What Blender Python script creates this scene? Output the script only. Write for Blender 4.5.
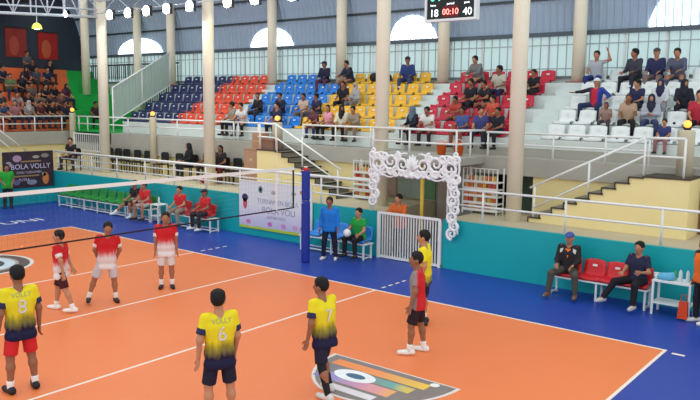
import bpy, math, random
import numpy as np
from mathutils import Vector, Matrix

# ------------------------------------------------------------------ clear
for o in list(bpy.data.objects):
    bpy.data.objects.remove(o, do_unlink=True)
scene = bpy.context.scene
COL = scene.collection
random.seed(7)
PI = math.pi

# ------------------------------------------------------------------ camera
CAM = Vector((21.208, -12.515, 4.0115))
F_PX = 737.62
YAW, PITCH, ROLL = 0.672338, -0.131944, 0.0121737
cd = bpy.data.cameras.new('camera')
cd.sensor_fit = 'HORIZONTAL'
cd.sensor_width = 36.0
cd.lens = F_PX / 700.0 * 36.0
cd.clip_end = 300
camo = bpy.data.objects.new('camera', cd)
COL.objects.link(camo)
fw = Vector((-math.sin(YAW) * math.cos(PITCH), math.cos(YAW) * math.cos(PITCH), math.sin(PITCH)))
rt = Vector((math.cos(YAW), math.sin(YAW), 0))
up = rt.cross(fw)
r2 = rt * math.cos(ROLL) + up * math.sin(ROLL)
u2 = -rt * math.sin(ROLL) + up * math.cos(ROLL)
M = Matrix(((r2.x, u2.x, -fw.x, CAM.x), (r2.y, u2.y, -fw.y, CAM.y), (r2.z, u2.z, -fw.z, CAM.z), (0, 0, 0, 1)))
camo.matrix_world = M
scene.camera = camo

# ------------------------------------------------------------------ world, exposure
world = bpy.data.worlds.new('overcast_daylight')
scene.world = world
world.use_nodes = True
bg = world.node_tree.nodes['Background']
bg.inputs['Color'].default_value = (0.93, 0.98, 1.0, 1)
bg.inputs['Strength'].default_value = 1.3
vs = scene.view_settings
vs.view_transform = 'Standard'
vs.look = 'None'
vs.gamma = 1.0
vs.exposure = 0.0
vs.use_curve_mapping = False

# ------------------------------------------------------------------ materials
def lin(c):
    c = c / 255.0
    return c / 12.92 if c <= 0.04045 else ((c + 0.055) / 1.055) ** 2.4

def L(rgb):
    return (lin(rgb[0]), lin(rgb[1]), lin(rgb[2]), 1.0)

_m = {}
def mat(rgb, rough=0.6, noise=0.0, scale=8.0, metal=0.0, spec=0.3, bump=0.0):
    """a procedural painted / plastic / cloth surface, colour varied by noise"""
    key = (tuple(rgb), rough, noise, scale, metal, spec, bump)
    if key in _m:
        return _m[key]
    m = bpy.data.materials.new('surface_%d_%d_%d' % tuple(int(v) for v in rgb))
    m.use_nodes = True
    nt = m.node_tree
    b = nt.nodes['Principled BSDF']
    b.inputs['Roughness'].default_value = rough
    b.inputs['Metallic'].default_value = metal
    b.inputs['Specular IOR Level'].default_value = spec
    c = L(rgb)
    if noise > 0 or bump > 0:
        tc = nt.nodes.new('ShaderNodeTexCoord')
        nz = nt.nodes.new('ShaderNodeTexNoise')
        nz.inputs['Scale'].default_value = scale
        nz.inputs['Detail'].default_value = 4
        nt.links.new(tc.outputs['Object'], nz.inputs['Vector'])
        mx = nt.nodes.new('ShaderNodeMix')
        mx.data_type = 'RGBA'
        mx.inputs['A'].default_value = tuple(v * (1 - noise) for v in c[:3]) + (1,)
        mx.inputs['B'].default_value = tuple(min(1, v * (1 + noise)) for v in c[:3]) + (1,)
        nt.links.new(nz.outputs['Fac'], mx.inputs['Factor'])
        nt.links.new(mx.outputs['Result'], b.inputs['Base Color'])
        if bump > 0:
            bp = nt.nodes.new('ShaderNodeBump')
            bp.inputs['Strength'].default_value = bump
            bp.inputs['Distance'].default_value = 0.02
            nt.links.new(nz.outputs['Fac'], bp.inputs['Height'])
            nt.links.new(bp.outputs['Normal'], b.inputs['Normal'])
    else:
        b.inputs['Base Color'].default_value = c
    _m[key] = m
    return m

def emit(rgb, strength):
    key = ('e', tuple(rgb), strength)
    if key in _m:
        return _m[key]
    m = bpy.data.materials.new('glow')
    m.use_nodes = True
    nt = m.node_tree
    b = nt.nodes['Principled BSDF']
    b.inputs['Base Color'].default_value = L(rgb)
    b.inputs['Emission Color'].default_value = L(rgb)
    b.inputs['Emission Strength'].default_value = strength
    _m[key] = m
    return m

def translucent(rgb, t=0.6, alpha=0.0):
    key = ('t', tuple(rgb), t, alpha)
    if key in _m:
        return _m[key]
    m = bpy.data.materials.new('translucent_sheet')
    m.use_nodes = True
    nt = m.node_tree
    out = nt.nodes['Material Output']
    nt.nodes.remove(nt.nodes['Principled BSDF'])
    d = nt.nodes.new('ShaderNodeBsdfDiffuse')
    tr = nt.nodes.new('ShaderNodeBsdfTranslucent')
    d.inputs['Color'].default_value = L(rgb)
    tr.inputs['Color'].default_value = L(rgb)
    mx = nt.nodes.new('ShaderNodeMixShader')
    mx.inputs[0].default_value = t
    nt.links.new(d.outputs[0], mx.inputs[1])
    nt.links.new(tr.outputs[0], mx.inputs[2])
    last = mx
    if alpha > 0:
        tp = nt.nodes.new('ShaderNodeBsdfTransparent')
        m2 = nt.nodes.new('ShaderNodeMixShader')
        m2.inputs[0].default_value = alpha
        nt.links.new(mx.outputs[0], m2.inputs[1])
        nt.links.new(tp.outputs[0], m2.inputs[2])
        last = m2
    nt.links.new(last.outputs[0], out.inputs['Surface'])
    _m[key] = m
    return m

def ramp_mat(name, stops, axis=2, lo=0.0, hi=1.0, wob=0.08, scale=9.0, rough=0.7, stretch=(1, 1, 0.35)):
    """printed cloth: colour bands along one object axis with a ragged edge"""
    m = bpy.data.materials.new(name)
    m.use_nodes = True
    nt = m.node_tree
    b = nt.nodes['Principled BSDF']
    b.inputs['Roughness'].default_value = rough
    b.inputs['Specular IOR Level'].default_value = 0.2
    tc = nt.nodes.new('ShaderNodeTexCoord')
    mp = nt.nodes.new('ShaderNodeMapping')
    mp.inputs['Scale'].default_value = stretch
    nt.links.new(tc.outputs['Object'], mp.inputs['Vector'])
    nz = nt.nodes.new('ShaderNodeTexNoise')
    nz.inputs['Scale'].default_value = scale
    nt.links.new(mp.outputs['Vector'], nz.inputs['Vector'])
    sp = nt.nodes.new('ShaderNodeSeparateXYZ')
    nt.links.new(tc.outputs['Object'], sp.inputs[0])
    mr = nt.nodes.new('ShaderNodeMapRange')
    mr.inputs['From Min'].default_value = lo
    mr.inputs['From Max'].default_value = hi
    nt.links.new(sp.outputs[axis], mr.inputs['Value'])
    ma = nt.nodes.new('ShaderNodeMath')
    ma.operation = 'MULTIPLY_ADD'
    ma.inputs[1].default_value = wob * 2
    ma.inputs[2].default_value = -wob
    nt.links.new(nz.outputs['Fac'], ma.inputs[0])
    ad = nt.nodes.new('ShaderNodeMath')
    nt.links.new(mr.outputs[0], ad.inputs[0])
    nt.links.new(ma.outputs[0], ad.inputs[1])
    rp = nt.nodes.new('ShaderNodeValToRGB')
    e = rp.color_ramp.elements
    e[0].position, e[0].color = stops[0][0], L(stops[0][1])
    e[1].position, e[1].color = stops[-1][0], L(stops[-1][1])
    for p, c in stops[1:-1]:
        x = e.new(p)
        x.color = L(c)
    nt.links.new(ad.outputs[0], rp.inputs['Fac'])
    nt.links.new(rp.outputs['Color'], b.inputs['Base Color'])
    return m

WHITE = mat((226, 230, 228), 0.45, 0.05, 3)
RAIL = mat((232, 234, 230), 0.4)
CONC = mat((212, 222, 218), 0.7, 0.08, 2)
GREY = mat((172, 169, 158), 0.75, 0.10, 2)
YELLOW = mat((238, 220, 160), 0.75, 0.05, 1.5)
BEIGE = mat((190, 178, 150), 0.75, 0.08, 2)
COLUMN = mat((236, 226, 202), 0.6, 0.06, 2)
TEAL = mat((14, 164, 170), 0.5, 0.08, 1.2)
DARK = mat((32, 34, 36), 0.6)
STEEL = mat((70, 78, 80), 0.5, metal=0.4)

# ------------------------------------------------------------------ mesh helpers
class MB:
    def __init__(s):
        s.v = []
        s.f = []
        s.mi = []
        s.m = 0
    def add(s, vs, fs):
        n = len(s.v)
        s.v += [tuple(v) for v in vs]
        for f in fs:
            s.f.append(tuple(n + i for i in f))
            s.mi.append(s.m)
        return s
    def box(s, x0, x1, y0, y1, z0, z1):
        vs = [(x0, y0, z0), (x1, y0, z0), (x1, y1, z0), (x0, y1, z0), (x0, y0, z1), (x1, y0, z1), (x1, y1, z1), (x0, y1, z1)]
        return s.add(vs, [(3, 2, 1, 0), (4, 5, 6, 7), (0, 1, 5, 4), (1, 2, 6, 5), (2, 3, 7, 6), (3, 0, 4, 7)])
    def tube(s, pts, r, n=8, caps=True, sx=1.0):
        pts = [Vector(p) for p in pts]
        rings = []
        prev = None
        for i, p in enumerate(pts):
            a = pts[max(0, i - 1)]
            b = pts[min(len(pts) - 1, i + 1)]
            t = (b - a).normalized()
            ref = Vector((0, 0, 1)) if abs(t.z) < 0.95 else Vector((0, 1, 0))
            if prev is not None:
                u = (prev - t * prev.dot(t))
                u = u.normalized() if u.length > 1e-6 else t.cross(ref).normalized()
            else:
                u = t.cross(ref).normalized()
            prev = u
            w = t.cross(u)
            rr = r[i] if isinstance(r, (list, tuple)) else r
            rings.append([p + (u * math.cos(2 * PI * k / n) + w * math.sin(2 * PI * k / n)) * rr for k in range(n)])
        vs = [v for ring in rings for v in ring]
        fs = []
        for i in range(len(pts) - 1):
            for k in range(n):
                fs.append((i * n + k, i * n + (k + 1) % n, (i + 1) * n + (k + 1) % n, (i + 1) * n + k))
        if caps:
            fs.append(tuple(reversed(range(n))))
            fs.append(tuple((len(pts) - 1) * n + k for k in range(n)))
        return s.add(vs, fs)
    def lathe(s, prof, n=16, c=(0, 0, 0)):
        vs = []
        for r, z in prof:
            for k in range(n):
                a = 2 * PI * k / n
                vs.append((c[0] + r * math.cos(a), c[1] + r * math.sin(a), c[2] + z))
        fs = []
        for i in range(len(prof) - 1):
            for k in range(n):
                fs.append((i * n + k, i * n + (k + 1) % n, (i + 1) * n + (k + 1) % n, (i + 1) * n + k))
        fs.append(tuple(reversed(range(n))))
        fs.append(tuple((len(prof) - 1) * n + k for k in range(n)))
        return s.add(vs, fs)
    def prism(s, poly, axis, a, b):
        """poly: 2d points; axis 1 -> (x,z) along y, axis 2 -> (x,y) along z, axis 0 -> (y,z) along x"""
        def P(u, v, w):
            return (u, w, v) if axis == 1 else ((u, v, w) if axis == 2 else (w, u, v))
        n = len(poly)
        vs = [P(u, v, a) for u, v in poly] + [P(u, v, b) for u, v in poly]
        fs = [tuple(range(n)), tuple(range(2 * n - 1, n - 1, -1))]
        for i in range(n):
            j = (i + 1) % n
            fs.append((i, i + n, j + n, j))
        return s.add(vs, fs)
    def mesh(s, name, mats, smooth=False):
        me = bpy.data.meshes.new(name)
        me.from_pydata(s.v, [], s.f)
        if not isinstance(mats, (list, tuple)):
            mats = [mats]
        for m in mats:
            me.materials.append(m)
        if len(mats) > 1:
            me.polygons.foreach_set('material_index', s.mi)
        if smooth:
            me.polygons.foreach_set('use_smooth', [True] * len(me.polygons))
        me.update()
        return me
    def build(s, name, mats, parent=None, smooth=False, loc=(0, 0, 0), rz=0.0):
        return link(name, s.mesh(name, mats, smooth), parent, loc, rz)

def link(name, me, parent=None, loc=(0, 0, 0), rz=0.0):
    o = bpy.data.objects.new(name, me)
    COL.objects.link(o)
    o.parent = parent
    o.location = loc
    o.rotation_euler = (0, 0, rz)
    return o

def tag(o, label, cat=None, group=None):
    o['label'] = label
    if cat:
        o['category'] = cat
    if group:
        o['group'] = group
    return o

def thing(name, label, cat, loc=(0, 0, 0), rz=0.0, group=None):
    return tag(link(name, None, None, loc, rz), label, cat, group)

def struct(o, label=None):
    o['kind'] = 'structure'
    if label:
        o['label'] = label
        o['category'] = o.name.split('.')[0].split('_')[0]
    return o

def bx(*a):
    return MB().box(*a)

def dup(root, loc, rz, label, group=None):
    r = root.copy()
    COL.objects.link(r)
    r.location = loc
    r.rotation_euler = (0, 0, rz)
    r['label'] = label
    if group:
        r['group'] = group
    for ch in list(root.children):
        c = ch.copy()
        COL.objects.link(c)
        c.parent = r
        for g in list(ch.children):
            d = g.copy()
            COL.objects.link(d)
            d.parent = c
    return r

ORD = ['first', 'second', 'third', 'fourth', 'fifth', 'sixth', 'seventh', 'eighth', 'ninth', 'tenth', 'eleventh', 'twelfth', 'thirteenth']

def text_mesh(s, size, m, extrude=0.0, align='CENTER'):
    cu = bpy.data.curves.new('lettering', 'FONT')
    cu.body = s
    cu.size = size
    cu.align_x = align
    cu.align_y = 'CENTER'
    cu.extrude = extrude
    cu.resolution_u = 3
    o = bpy.data.objects.new('lettering', cu)
    COL.objects.link(o)
    dg = bpy.context.evaluated_depsgraph_get()
    me = bpy.data.meshes.new_from_object(o.evaluated_get(dg))
    bpy.data.objects.remove(o, do_unlink=True)
    bpy.data.curves.remove(cu)
    me.materials.clear()
    me.materials.append(m)
    return me

#=== STRUCTURE
# ------------------------------------------------------------------ court floor
BLUE = mat((34, 64, 156), 0.42, 0.12, 0.7, spec=0.35)
ORANGE = mat((236, 128, 72), 0.40, 0.06, 0.5, spec=0.35)
floor = struct(bx(-6, 26, -20, 2.8, -0.2, 0).build('floor', BLUE), 'glossy blue sports floor around the orange court')
bx(0, 18, -9, 0, 0, 0.004).build('court_surface', ORANGE, floor)['label'] = 'orange volleyball court surface'
LINE = mat((240, 228, 214), 0.5, 0.05, 5)
def cline(x0, x1, y0, y1):
    bx(x0, x1, y0, y1, 0.004, 0.006).build('court_line', LINE, floor)
w = 0.05
cline(0, 18, -w, 0); cline(0, 18, -9, -9 + w)
cline(0, w, -9 + w, -w); cline(18 - w, 18, -9 + w, -w)
for x in (6, 9, 12):
    cline(x - w / 2, x + w / 2, -9 + w, -w)
for x in (6, 12):
    for k in range(4):
        cline(x - w / 2, x + w / 2, 0.2 + k * 0.26, 0.34 + k * 0.26)
bx(18.1, 18.3, -0.14, -0.07, 0, 0.002).build('court_line', LINE, floor)

def disc(mb, cx, cy, ax, ay, z, a0=0, a1=2 * PI, n=40, inner=0.0):
    vs = []
    for k in range(n + 1):
        a = a0 + (a1 - a0) * k / n
        vs.append((cx + ax * math.cos(a), cy + ay * math.sin(a), z))
        vs.append((cx + ax * inner * math.cos(a), cy + ay * inner * math.sin(a), z))
    mb.add(vs, [(2 * k, 2 * k + 2, 2 * k + 3, 2 * k + 1) for k in range(n)])
    return mb
# round emblem on the far half of the court
e = [0.0045]
def ring(name, cx, cy, r0, r1, rgb, a0=0, a1=2 * PI, sy=1.0):
    e[0] += 0.0004
    disc(MB(), cx, cy, r1, r1 * sy, e[0], a0, a1, inner=r0 / r1).build(name, mat(rgb, 0.45, 0.15, 6), floor)
cx, cy = 3.35, -4.55
ring('emblem_disc', cx, cy, 0.0, 1.32, (224, 220, 212))
ring('emblem_ring', cx, cy, 0.3, 1.24, (170, 160, 150))
ring('emblem_ring', cx, cy, 0.98, 1.22, (96, 84, 82), -0.3, 3.6)
ring('emblem_ring', cx, cy, 0.98, 1.22, (176, 178, 182), 3.6, 5.98)
ring('emblem_ring', cx, cy, 0.66, 0.9, (198, 214, 222))
ring('emblem_ring', cx, cy, 0.52, 0.66, (70, 70, 76), -0.6, 1.6)
ring('emblem_ring', cx, cy, 0.40, 0.56, (214, 176, 84), 0.2, 2.6)
ring('emblem_disc', cx, cy, 0.0, 0.32, (92, 150, 196))
ring('emblem_disc', cx, cy, 0.0, 0.14, (232, 232, 230))
# half round sponsor sticker on the near half
e[0] = 0.0045
cx, cy = 15.08, -3.70
ring('sticker_sheet', cx, cy, 0.0, 1.16, (222, 214, 208), PI, 2 * PI, 1.16)
ring('sticker_sheet', cx, cy - 0.03, 0.0, 1.10, (132, 122, 118), PI, 2 * PI, 1.15)
e[0] += 0.0004
bx(14.15, 15.85, -4.07, -3.86, e[0], e[0] + 0.0003).build('sticker_band', ramp_mat('sticker_band_print', [(0, (232, 140, 84)), (0.5, (236, 150, 96)), (0.8, (226, 176, 96)), (1, (236, 196, 80))], 0, 14.05, 15.85, 0.1, 5), floor)
bx(14.1, 15.75, -4.32, -4.12, e[0], e[0] + 0.0003).build('sticker_band', ramp_mat('sticker_band_print', [(0, (120, 116, 122)), (0.5, (140, 138, 146)), (0.8, (118, 168, 160)), (1, (220, 190, 90))], 0, 14.0, 15.75, 0.15, 4), floor)
bx(14.25, 15.6, -4.62, -4.36, e[0], e[0] + 0.0003).build('sticker_band', ramp_mat('sticker_band_print', [(0, (128, 120, 176)), (0.35, (160, 150, 196)), (0.7, (214, 150, 170)), (1, (236, 170, 110))], 0, 14.1, 15.6, 0.2, 4), floor)
e[0] += 0.0006
ring('sticker_oval', 14.78, -4.28, 0.0, 0.36, (236, 238, 238), 0, 2 * PI, 0.55)
ring('sticker_oval', 14.80, -4.28, 0.0, 0.17, (60, 104, 132), 0, 2 * PI, 0.5)
ring('sticker_oval', 15.88, -3.82, 0.0, 0.07, (240, 238, 232))
e[0] += 0.0005
bx(14.7, 15.5, -4.86, -4.7, e[0], e[0] + 0.0003).build('sticker_band', mat((226, 218, 222), 0.5, 0.15, 5), floor)
# white lettering on the blue run-off behind the far end line
t = link('floor_lettering', text_mesh('TUNI', 0.82, mat((226, 230, 238), 0.5)), floor, (-2.05, -0.78, 0.002), PI / 2)

# ------------------------------------------------------------------ podium around the court (teal faced), with passage at the gate
GX0, GX1 = 10.0, 11.92
def podium(name, x0, x1, label):
    o = struct(bx(x0, x1, 2.8, 2.92, 0, 1.2).build(name, TEAL), label)
    return o
podium('wall_court_side', -5.86, GX0, 'teal painted podium wall left of the gate')
podium('wall_court_right', GX1, 26, 'teal painted podium wall right of the gate')
struct(bx(-5.98, -5.86, -20, 2.92, 0, 1.2).build('wall_court_end', TEAL), 'teal painted podium wall at the far end of the court')
fl = MB().box(-5.86, GX0, 2.92, 4.92, 0, 1.2).box(GX1, 26, 2.92, 4.92, 0, 1.2).box(-8.0, -5.98, -20, 4.92, 0, 1.2).box(7.5, 10.0, 4.92, 8.0, 0, 1.2).box(11.92, 13.2, 4.92, 8.0, 0, 1.2)
struct(fl.build('floor_corridor', BEIGE), 'beige raised corridor floor behind the teal podium wall')
struct(bx(GX0, GX1, 2.8, 8.0, -0.2, 0).build('floor_passage', mat((120, 112, 104), 0.6, 0.1, 3)), 'grey passage floor behind the white gate')
# back of the canteen bay below the stand
struct(bx(7.5, 13.25, 8.0, 8.1, 0, 2.6).build('wall_canteen', mat((104, 112, 98), 0.7, 0.15, 3)), 'dim green grey wall at the back of the entrance bay')
dg = struct(bx(10.02, 11.9, 5.5, 5.56, 0, 2.44).build('door_1', mat((128, 136, 124), 0.4, 0.15, 3)), 'grey green glass doors at the back of the passage')
bx(10.1, 10.62, 5.47, 5.5, 0.05, 2.35).build('door_leaf', mat((176, 160, 148), 0.4, 0.15, 3), dg)
bx(10.66, 11.2, 5.47, 5.5, 0.05, 2.35).build('door_leaf', mat((158, 168, 160), 0.3, 0.12, 3), dg)
bx(11.24, 11.84, 5.47, 5.5, 0.05, 2.35).build('door_leaf', mat((92, 124, 92), 0.4, 0.2, 4), dg)
for x in (10.64, 11.22):
    bx(x - 0.02, x + 0.02, 5.45, 5.5, 0, 2.4).build('door_stile', WHITE, dg)
pn = struct(bx(7.6, 10.0, 5.56, 5.62, 1.2, 2.44).build('wall_partition', mat((196, 184, 150), 0.6, 0.1, 3)), 'cream partition behind the entrance arch')
for x0, x1, c in ((8.1, 8.62, (190, 164, 150)), (8.68, 9.5, (168, 182, 172)), (9.62, 9.98, (104, 146, 104))):
    bx(x0, x1, 5.52, 5.56, 1.24, 2.4).build('panel', mat(c, 0.3, 0.15, 4), pn)
# yellow walls under the upper deck
struct(bx(-8.0, 7.5, 4.92, 5.05, 1.2, 2.4).build('wall_yellow_left', YELLOW), 'cream yellow wall behind the black chairs')
struct(bx(13.25, 26, 4.92, 5.05, 1.2, 2.4).build('wall_yellow_right', YELLOW), 'cream yellow wall behind the right staircase')
struct(bx(-8.05, -7.95, -20, 4.92, 1.2, 2.4).build('wall_yellow_end', YELLOW), 'cream yellow wall below the end stand')
struct(bx(7.45, 7.55, 5.05, 8.0, 1.2, 2.4).build('wall_bay_left', YELLOW), 'cream yellow side wall left in the entrance bay')
struct(bx(13.2, 13.3, 5.05, 8.0, 1.2, 2.4).build('wall_bay_right', mat((60, 74, 62), 0.7)), 'dark green side wall right in the entrance bay')
# deck slabs
dk = MB().box(-8.0, 4.0, 4.84, 5.4, 1.9, 2.65).box(4.0, 26, 4.84, 5.4, 2.2, 2.65).box(-8.4, -7.86, -20, 4.84, 2.12, 2.65)
struct(dk.build('floor_deck', GREY), 'grey concrete upper deck edge along both stands')
dk = MB().box(9.05, 11.9, 3.4, 4.84, 2.46, 2.64)
struct(dk.build('floor_balcony', GREY), 'grey concrete balcony slab over the entrance')
struct(bx(9.0, 20, 5.34, 5.41, 2.65, 2.88).build('baseboard_deck', GREY), 'grey plinth along the foot of the white stand')

# ------------------------------------------------------------------ main stand: five white terraces
Y0, DY, Z0, DZ = 5.4, 0.70, 3.12, 0.38
def rowY(i): return Y0 + DY * i
def rowZ(i): return Z0 + DZ * i
stand = struct(MB().box(-5.0, 7.45, 5.4, 8.9, 0.0, 2.66).box(13.3, 26, 5.4, 8.9, 0.0, 2.66).box(7.45, 13.3, 5.4, 8.9, 2.44, 2.66).build('floor_stand', CONC), 'white concrete terraces of the main stand')
stand_void = None
for i in range(5):
    y1 = 8.95 if i == 4 else rowY(i + 1) + 0.02
    bx(-5.0, 26, rowY(i), y1, 2.65, rowZ(i)).build('terrace_step', CONC, stand)
for ax in (0.92, 8.62, 12.82):
    for i in range(1, 5):
        bx(ax - 0.36, ax + 0.36, rowY(i) - 0.33, rowY(i), rowZ(i) - DZ, rowZ(i) - DZ / 2).build('aisle_step', CONC, stand)
# corner floor and end stand
GREEN = mat((34, 172, 76), 0.6, 0.08, 2)
STANDO = mat((230, 116, 68), 0.65, 0.10, 3)
endst = struct(bx(-13.6, -8.4, -20, 9.0, 0.0, 2.66).build('floor_end_stand', STANDO), 'orange painted terraces of the end stand')
struct(bx(-8.4, -5.0, 4.84, 9.0, 2.2, 2.66).build('floor_corner', GREEN), 'green painted landing in the corner between the stands')
for i in range(7):
    x1 = -8.4 - 0.7 * i
    x0 = -13.6 if i == 6 else x1 - 0.72
    yb = 5.2 + (8.4 + 0.7 * i - 8.2) * 0.52
    bx(x0, x1, -20, yb, 2.65, rowZ(i)).build('terrace_step', STANDO, endst)
    bx(x0, x1, yb, 9.0, 2.65, rowZ(i) - 0.02).build('green_step', GREEN, endst)

# ------------------------------------------------------------------ back wall and its windows
struct(bx(-14, 26, 8.95, 9.1, 0, 4.82).build('wall_back', CONC), 'white wall below the back windows')
struct(bx(-14, 26, 8.86, 9.02, 6.04, 6.16).build('trim_1', mat((84, 96, 106), 0.5)), 'dark steel beam above the back windows')
struct(bx(-14, 26, 8.90, 9.0, 4.78, 4.86).build('trim_2', mat((120, 128, 128), 0.5)), 'grey steel sill below the back windows')
PANE = translucent((226, 238, 238), 0.7)
BACKC = [-5.75, 0.5, 4.0, 8.3, 12.85, 17.4]
edges = [-13.6, -9.6] + BACKC + [21.8]
BAR = mat((166, 178, 180), 0.5)
mull = bx(-0.011, 0.011, -0.015, 0.015, 0, 1.2).mesh('mullion', BAR)
for n in range(len(edges) - 1):
    a, b = edges[n], edges[n + 1]
    wo = struct(link('window_%d' % (n + 1), None), 'barred translucent back window, %s bay from the left' % ORD[n])
    npan = max(2, round((b - a) / 1.1))
    for k in range(npan):
        x0 = a + (b - a) * k / npan
        x1 = a + (b - a) * (k + 1) / npan
        bx(x0 + 0.01, x1 - 0.01, 9.0, 9.02, 4.84, 6.06).build('pane', PANE, wo)
        bx(x0 - 0.03, x0 + 0.03, 8.97, 9.02, 4.84, 6.06).build('frame_post', RAIL, wo)
    for z in (5.08, 5.78):
        bx(a, b, 8.93, 8.96, z - 0.016, z + 0.016).build('cross_bar', BAR, wo)
    k = a + 0.14
    while k < b:
        link('mullion', mull, wo, (k, 8.945, 4.85))
        k += 0.275
# hinged opened sash, right
# ------------------------------------------------------------------ corrugated curved roof
ROOF = mat((160, 180, 200), 0.5, 0.10, 0.6, spec=0.4)
prof = [(9.02, 6.12), (9.0, 6.5), (8.95, 6.95), (8.85, 7.42), (8.68, 7.9), (8.4, 8.4), (7.9, 8.95), (7.2, 9.4)]
def roof_mesh(x0, x1):
    mb = MB()
    xs = []
    x = x0
    while x < x1:
        xs += [(x, 0), (x + 0.13, 0), (x + 0.16, 0.035), (x + 0.19, 0.035)]
        x += 0.22
    n = len(prof)
    vs = []
    for (x, d) in xs:
        for i, (y, z) in enumerate(prof):
            ya, za = prof[max(0, i - 1)]
            yb, zb = prof[min(n - 1, i + 1)]
            ty, tz = yb - ya, zb - za
            l = math.hypot(ty, tz)
            vs.append((x, y - tz / l * d, z + ty / l * d))
    fs = []
    for j in range(len(xs) - 1):
        for i in range(n - 1):
            fs.append((j * n + i, j * n + i + 1, (j + 1) * n + i + 1, (j + 1) * n + i))
    mb.add(vs, fs)
    return mb
roof = struct(roof_mesh(-14, 27).build('ceiling', ROOF), 'ribbed blue grey metal roof curving over the stands')
# purlins under the roof sheets
for (y, z) in ((8.9, 7.15), (8.62, 7.98)):
    bx(-14, 27, y - 0.04, y, z - 0.05, z + 0.03).build('purlin', STEEL, roof)
def prof_at(s):
    """point s metres up the roof sheet from its foot, and inward normal"""
    for i in range(len(prof) - 1):
        (ya, za), (yb, zb) = prof[i], prof[i + 1]
        l = math.hypot(yb - ya, zb - za)
        if s <= l or i == len(prof) - 2:
            t = s / l
            ny, nz = -(zb - za) / l, (yb - ya) / l
            return ya + (yb - ya) * t, za + (zb - za) * t, ny, nz
        s -= l
SKY = emit((236, 246, 255), 2.2)
for n, (xc, hw, hh) in enumerate(((-8.7, 1.75, 0.74), (0.0, 1.2, 0.78), (6.75, 0.95, 0.85), (15.9, 1.3, 1.15))):
    sk = struct(link('window_%d' % (20 + n), None), 'bright arched skylight at the foot of the roof, %s from the left' % ORD[n])
    k = -hw + 0.02
    while k < hw - 0.1:
        x = k + 0.085
        vs = []
        for xx in (k, k + 0.17):
            h = hh * math.sqrt(max(0.004, 1 - min(1, abs(xx) / hw) ** 2))
            for j in range(5):
                y, z, ny, nz = prof_at(0.02 + h * j / 4)
                vs.append((xc + xx, y + ny * 0.05, z + nz * 0.05))
            for j in range(5):
                y, z, ny, nz = prof_at(0.02 + h * j / 4)
                vs.append((xc + xx, y + ny * 0.03, z + nz * 0.03))
        fs = [(j, j + 10, j + 11, j + 1) for j in range(4)] + [(j + 5, j + 6, j + 16, j + 15) for j in range(4)] + [(4, 14, 19, 9), (0, 5, 15, 10)]
        fs += [(j, j + 1, j + 6, j + 5) for j in range(4)] + [(j + 10, j + 15, j + 16, j + 11) for j in range(4)]
        MB().add(vs, fs).build('pane', SKY, sk)
        k += 0.22
# end wall behind the end stand (dark), with two red banners
struct(bx(-13.75, -13.6, -20, 9.0, 0, 11).build('wall_end', mat((52, 62, 74), 0.7, 0.2, 1)), 'dark blue grey wall above the end stand')
struct(bx(-14, -10.5, -20, 5.5, 8.4, 8.5).build('ceiling_shade_end', mat((70, 80, 92), 0.6)), 'unseen dark roof slab added to darken the end stand')  # out-of-view slab, added to keep skylight off the end stand
for n, (y0, y1, z0, z1, c1, c2) in enumerate(((4.98, 6.02, 5.95, 7.3, (150, 52, 46), (176, 78, 62)), (6.6, 7.62, 5.92, 7.2, (168, 36, 34), (190, 92, 56)))):
    b = tag(bx(-13.59, -13.55, y0, y1, z0, z1).build('wall_banner', mat(c1, 0.6, 0.3, 2)),
            ('faded red banner on the dark end wall, leftmost' if n == 0 else 'deep red banner on the dark end wall near the corner'), 'banner', 'red banners on the end wall')
    ym, zm = (y0 + y1) / 2 - 0.1, (z0 + z1) / 2 - 0.15
    MB().prism([(ym + 0.24 * math.cos(a * PI / 8), zm + 0.45 * math.sin(a * PI / 8)) for a in range(16)], 0, -13.55, -13.545).build('printed_figure', mat(c2, 0.6, 0.3, 4), b)
    bx(-13.56, -13.52, y0 - 0.03, y1 + 0.03, z1, z1 + 0.04).build('batten', DARK, b)

# ------------------------------------------------------------------ columns
def column(x, y, z0, z1, r, label, group):
    t = thing('column', label, 'column', (x, y, z0), 0, group)
    MB().lathe([(r, 0), (r, z1 - z0)], 24).build('shaft', COLUMN, t, True)
    return t
for x, lab in ((-3.85, 'beige round column leftmost in the front row, by the white cage'), (2.21, 'beige round column rising beside the orange seats'), (9.3, 'beige round column rising beside the white ornamental arch'), (13.29, 'beige round column rising left of the right staircase')):
    column(x, 3.8, 1.2, 10.4, 0.187, lab, 'front row of columns')
for x, lab in zip(BACKC + [-8.2], ('behind the navy seats', 'between the orange and blue seats, top row', 'behind the yellow and blue seats', 'between the yellow and red seats, top row', 'between the red and white seats, top row', 'behind the far right white seats', 'behind the slatted glass fence')):
    c = column(x, 8.5, 4.62 if x > -6 else 2.66, 8.2, 0.187, 'beige round back column ' + lab, 'back row of columns')
    bx(-0.26, 0.26, -0.26, 0.26, 0.0, 0.06).build('base', mat((150, 84, 76), 0.6), c)
column(-10.6, 7.3, 4.2, 9.0, 0.187, 'beige round column standing on the green steps', 'back row of columns')

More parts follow.
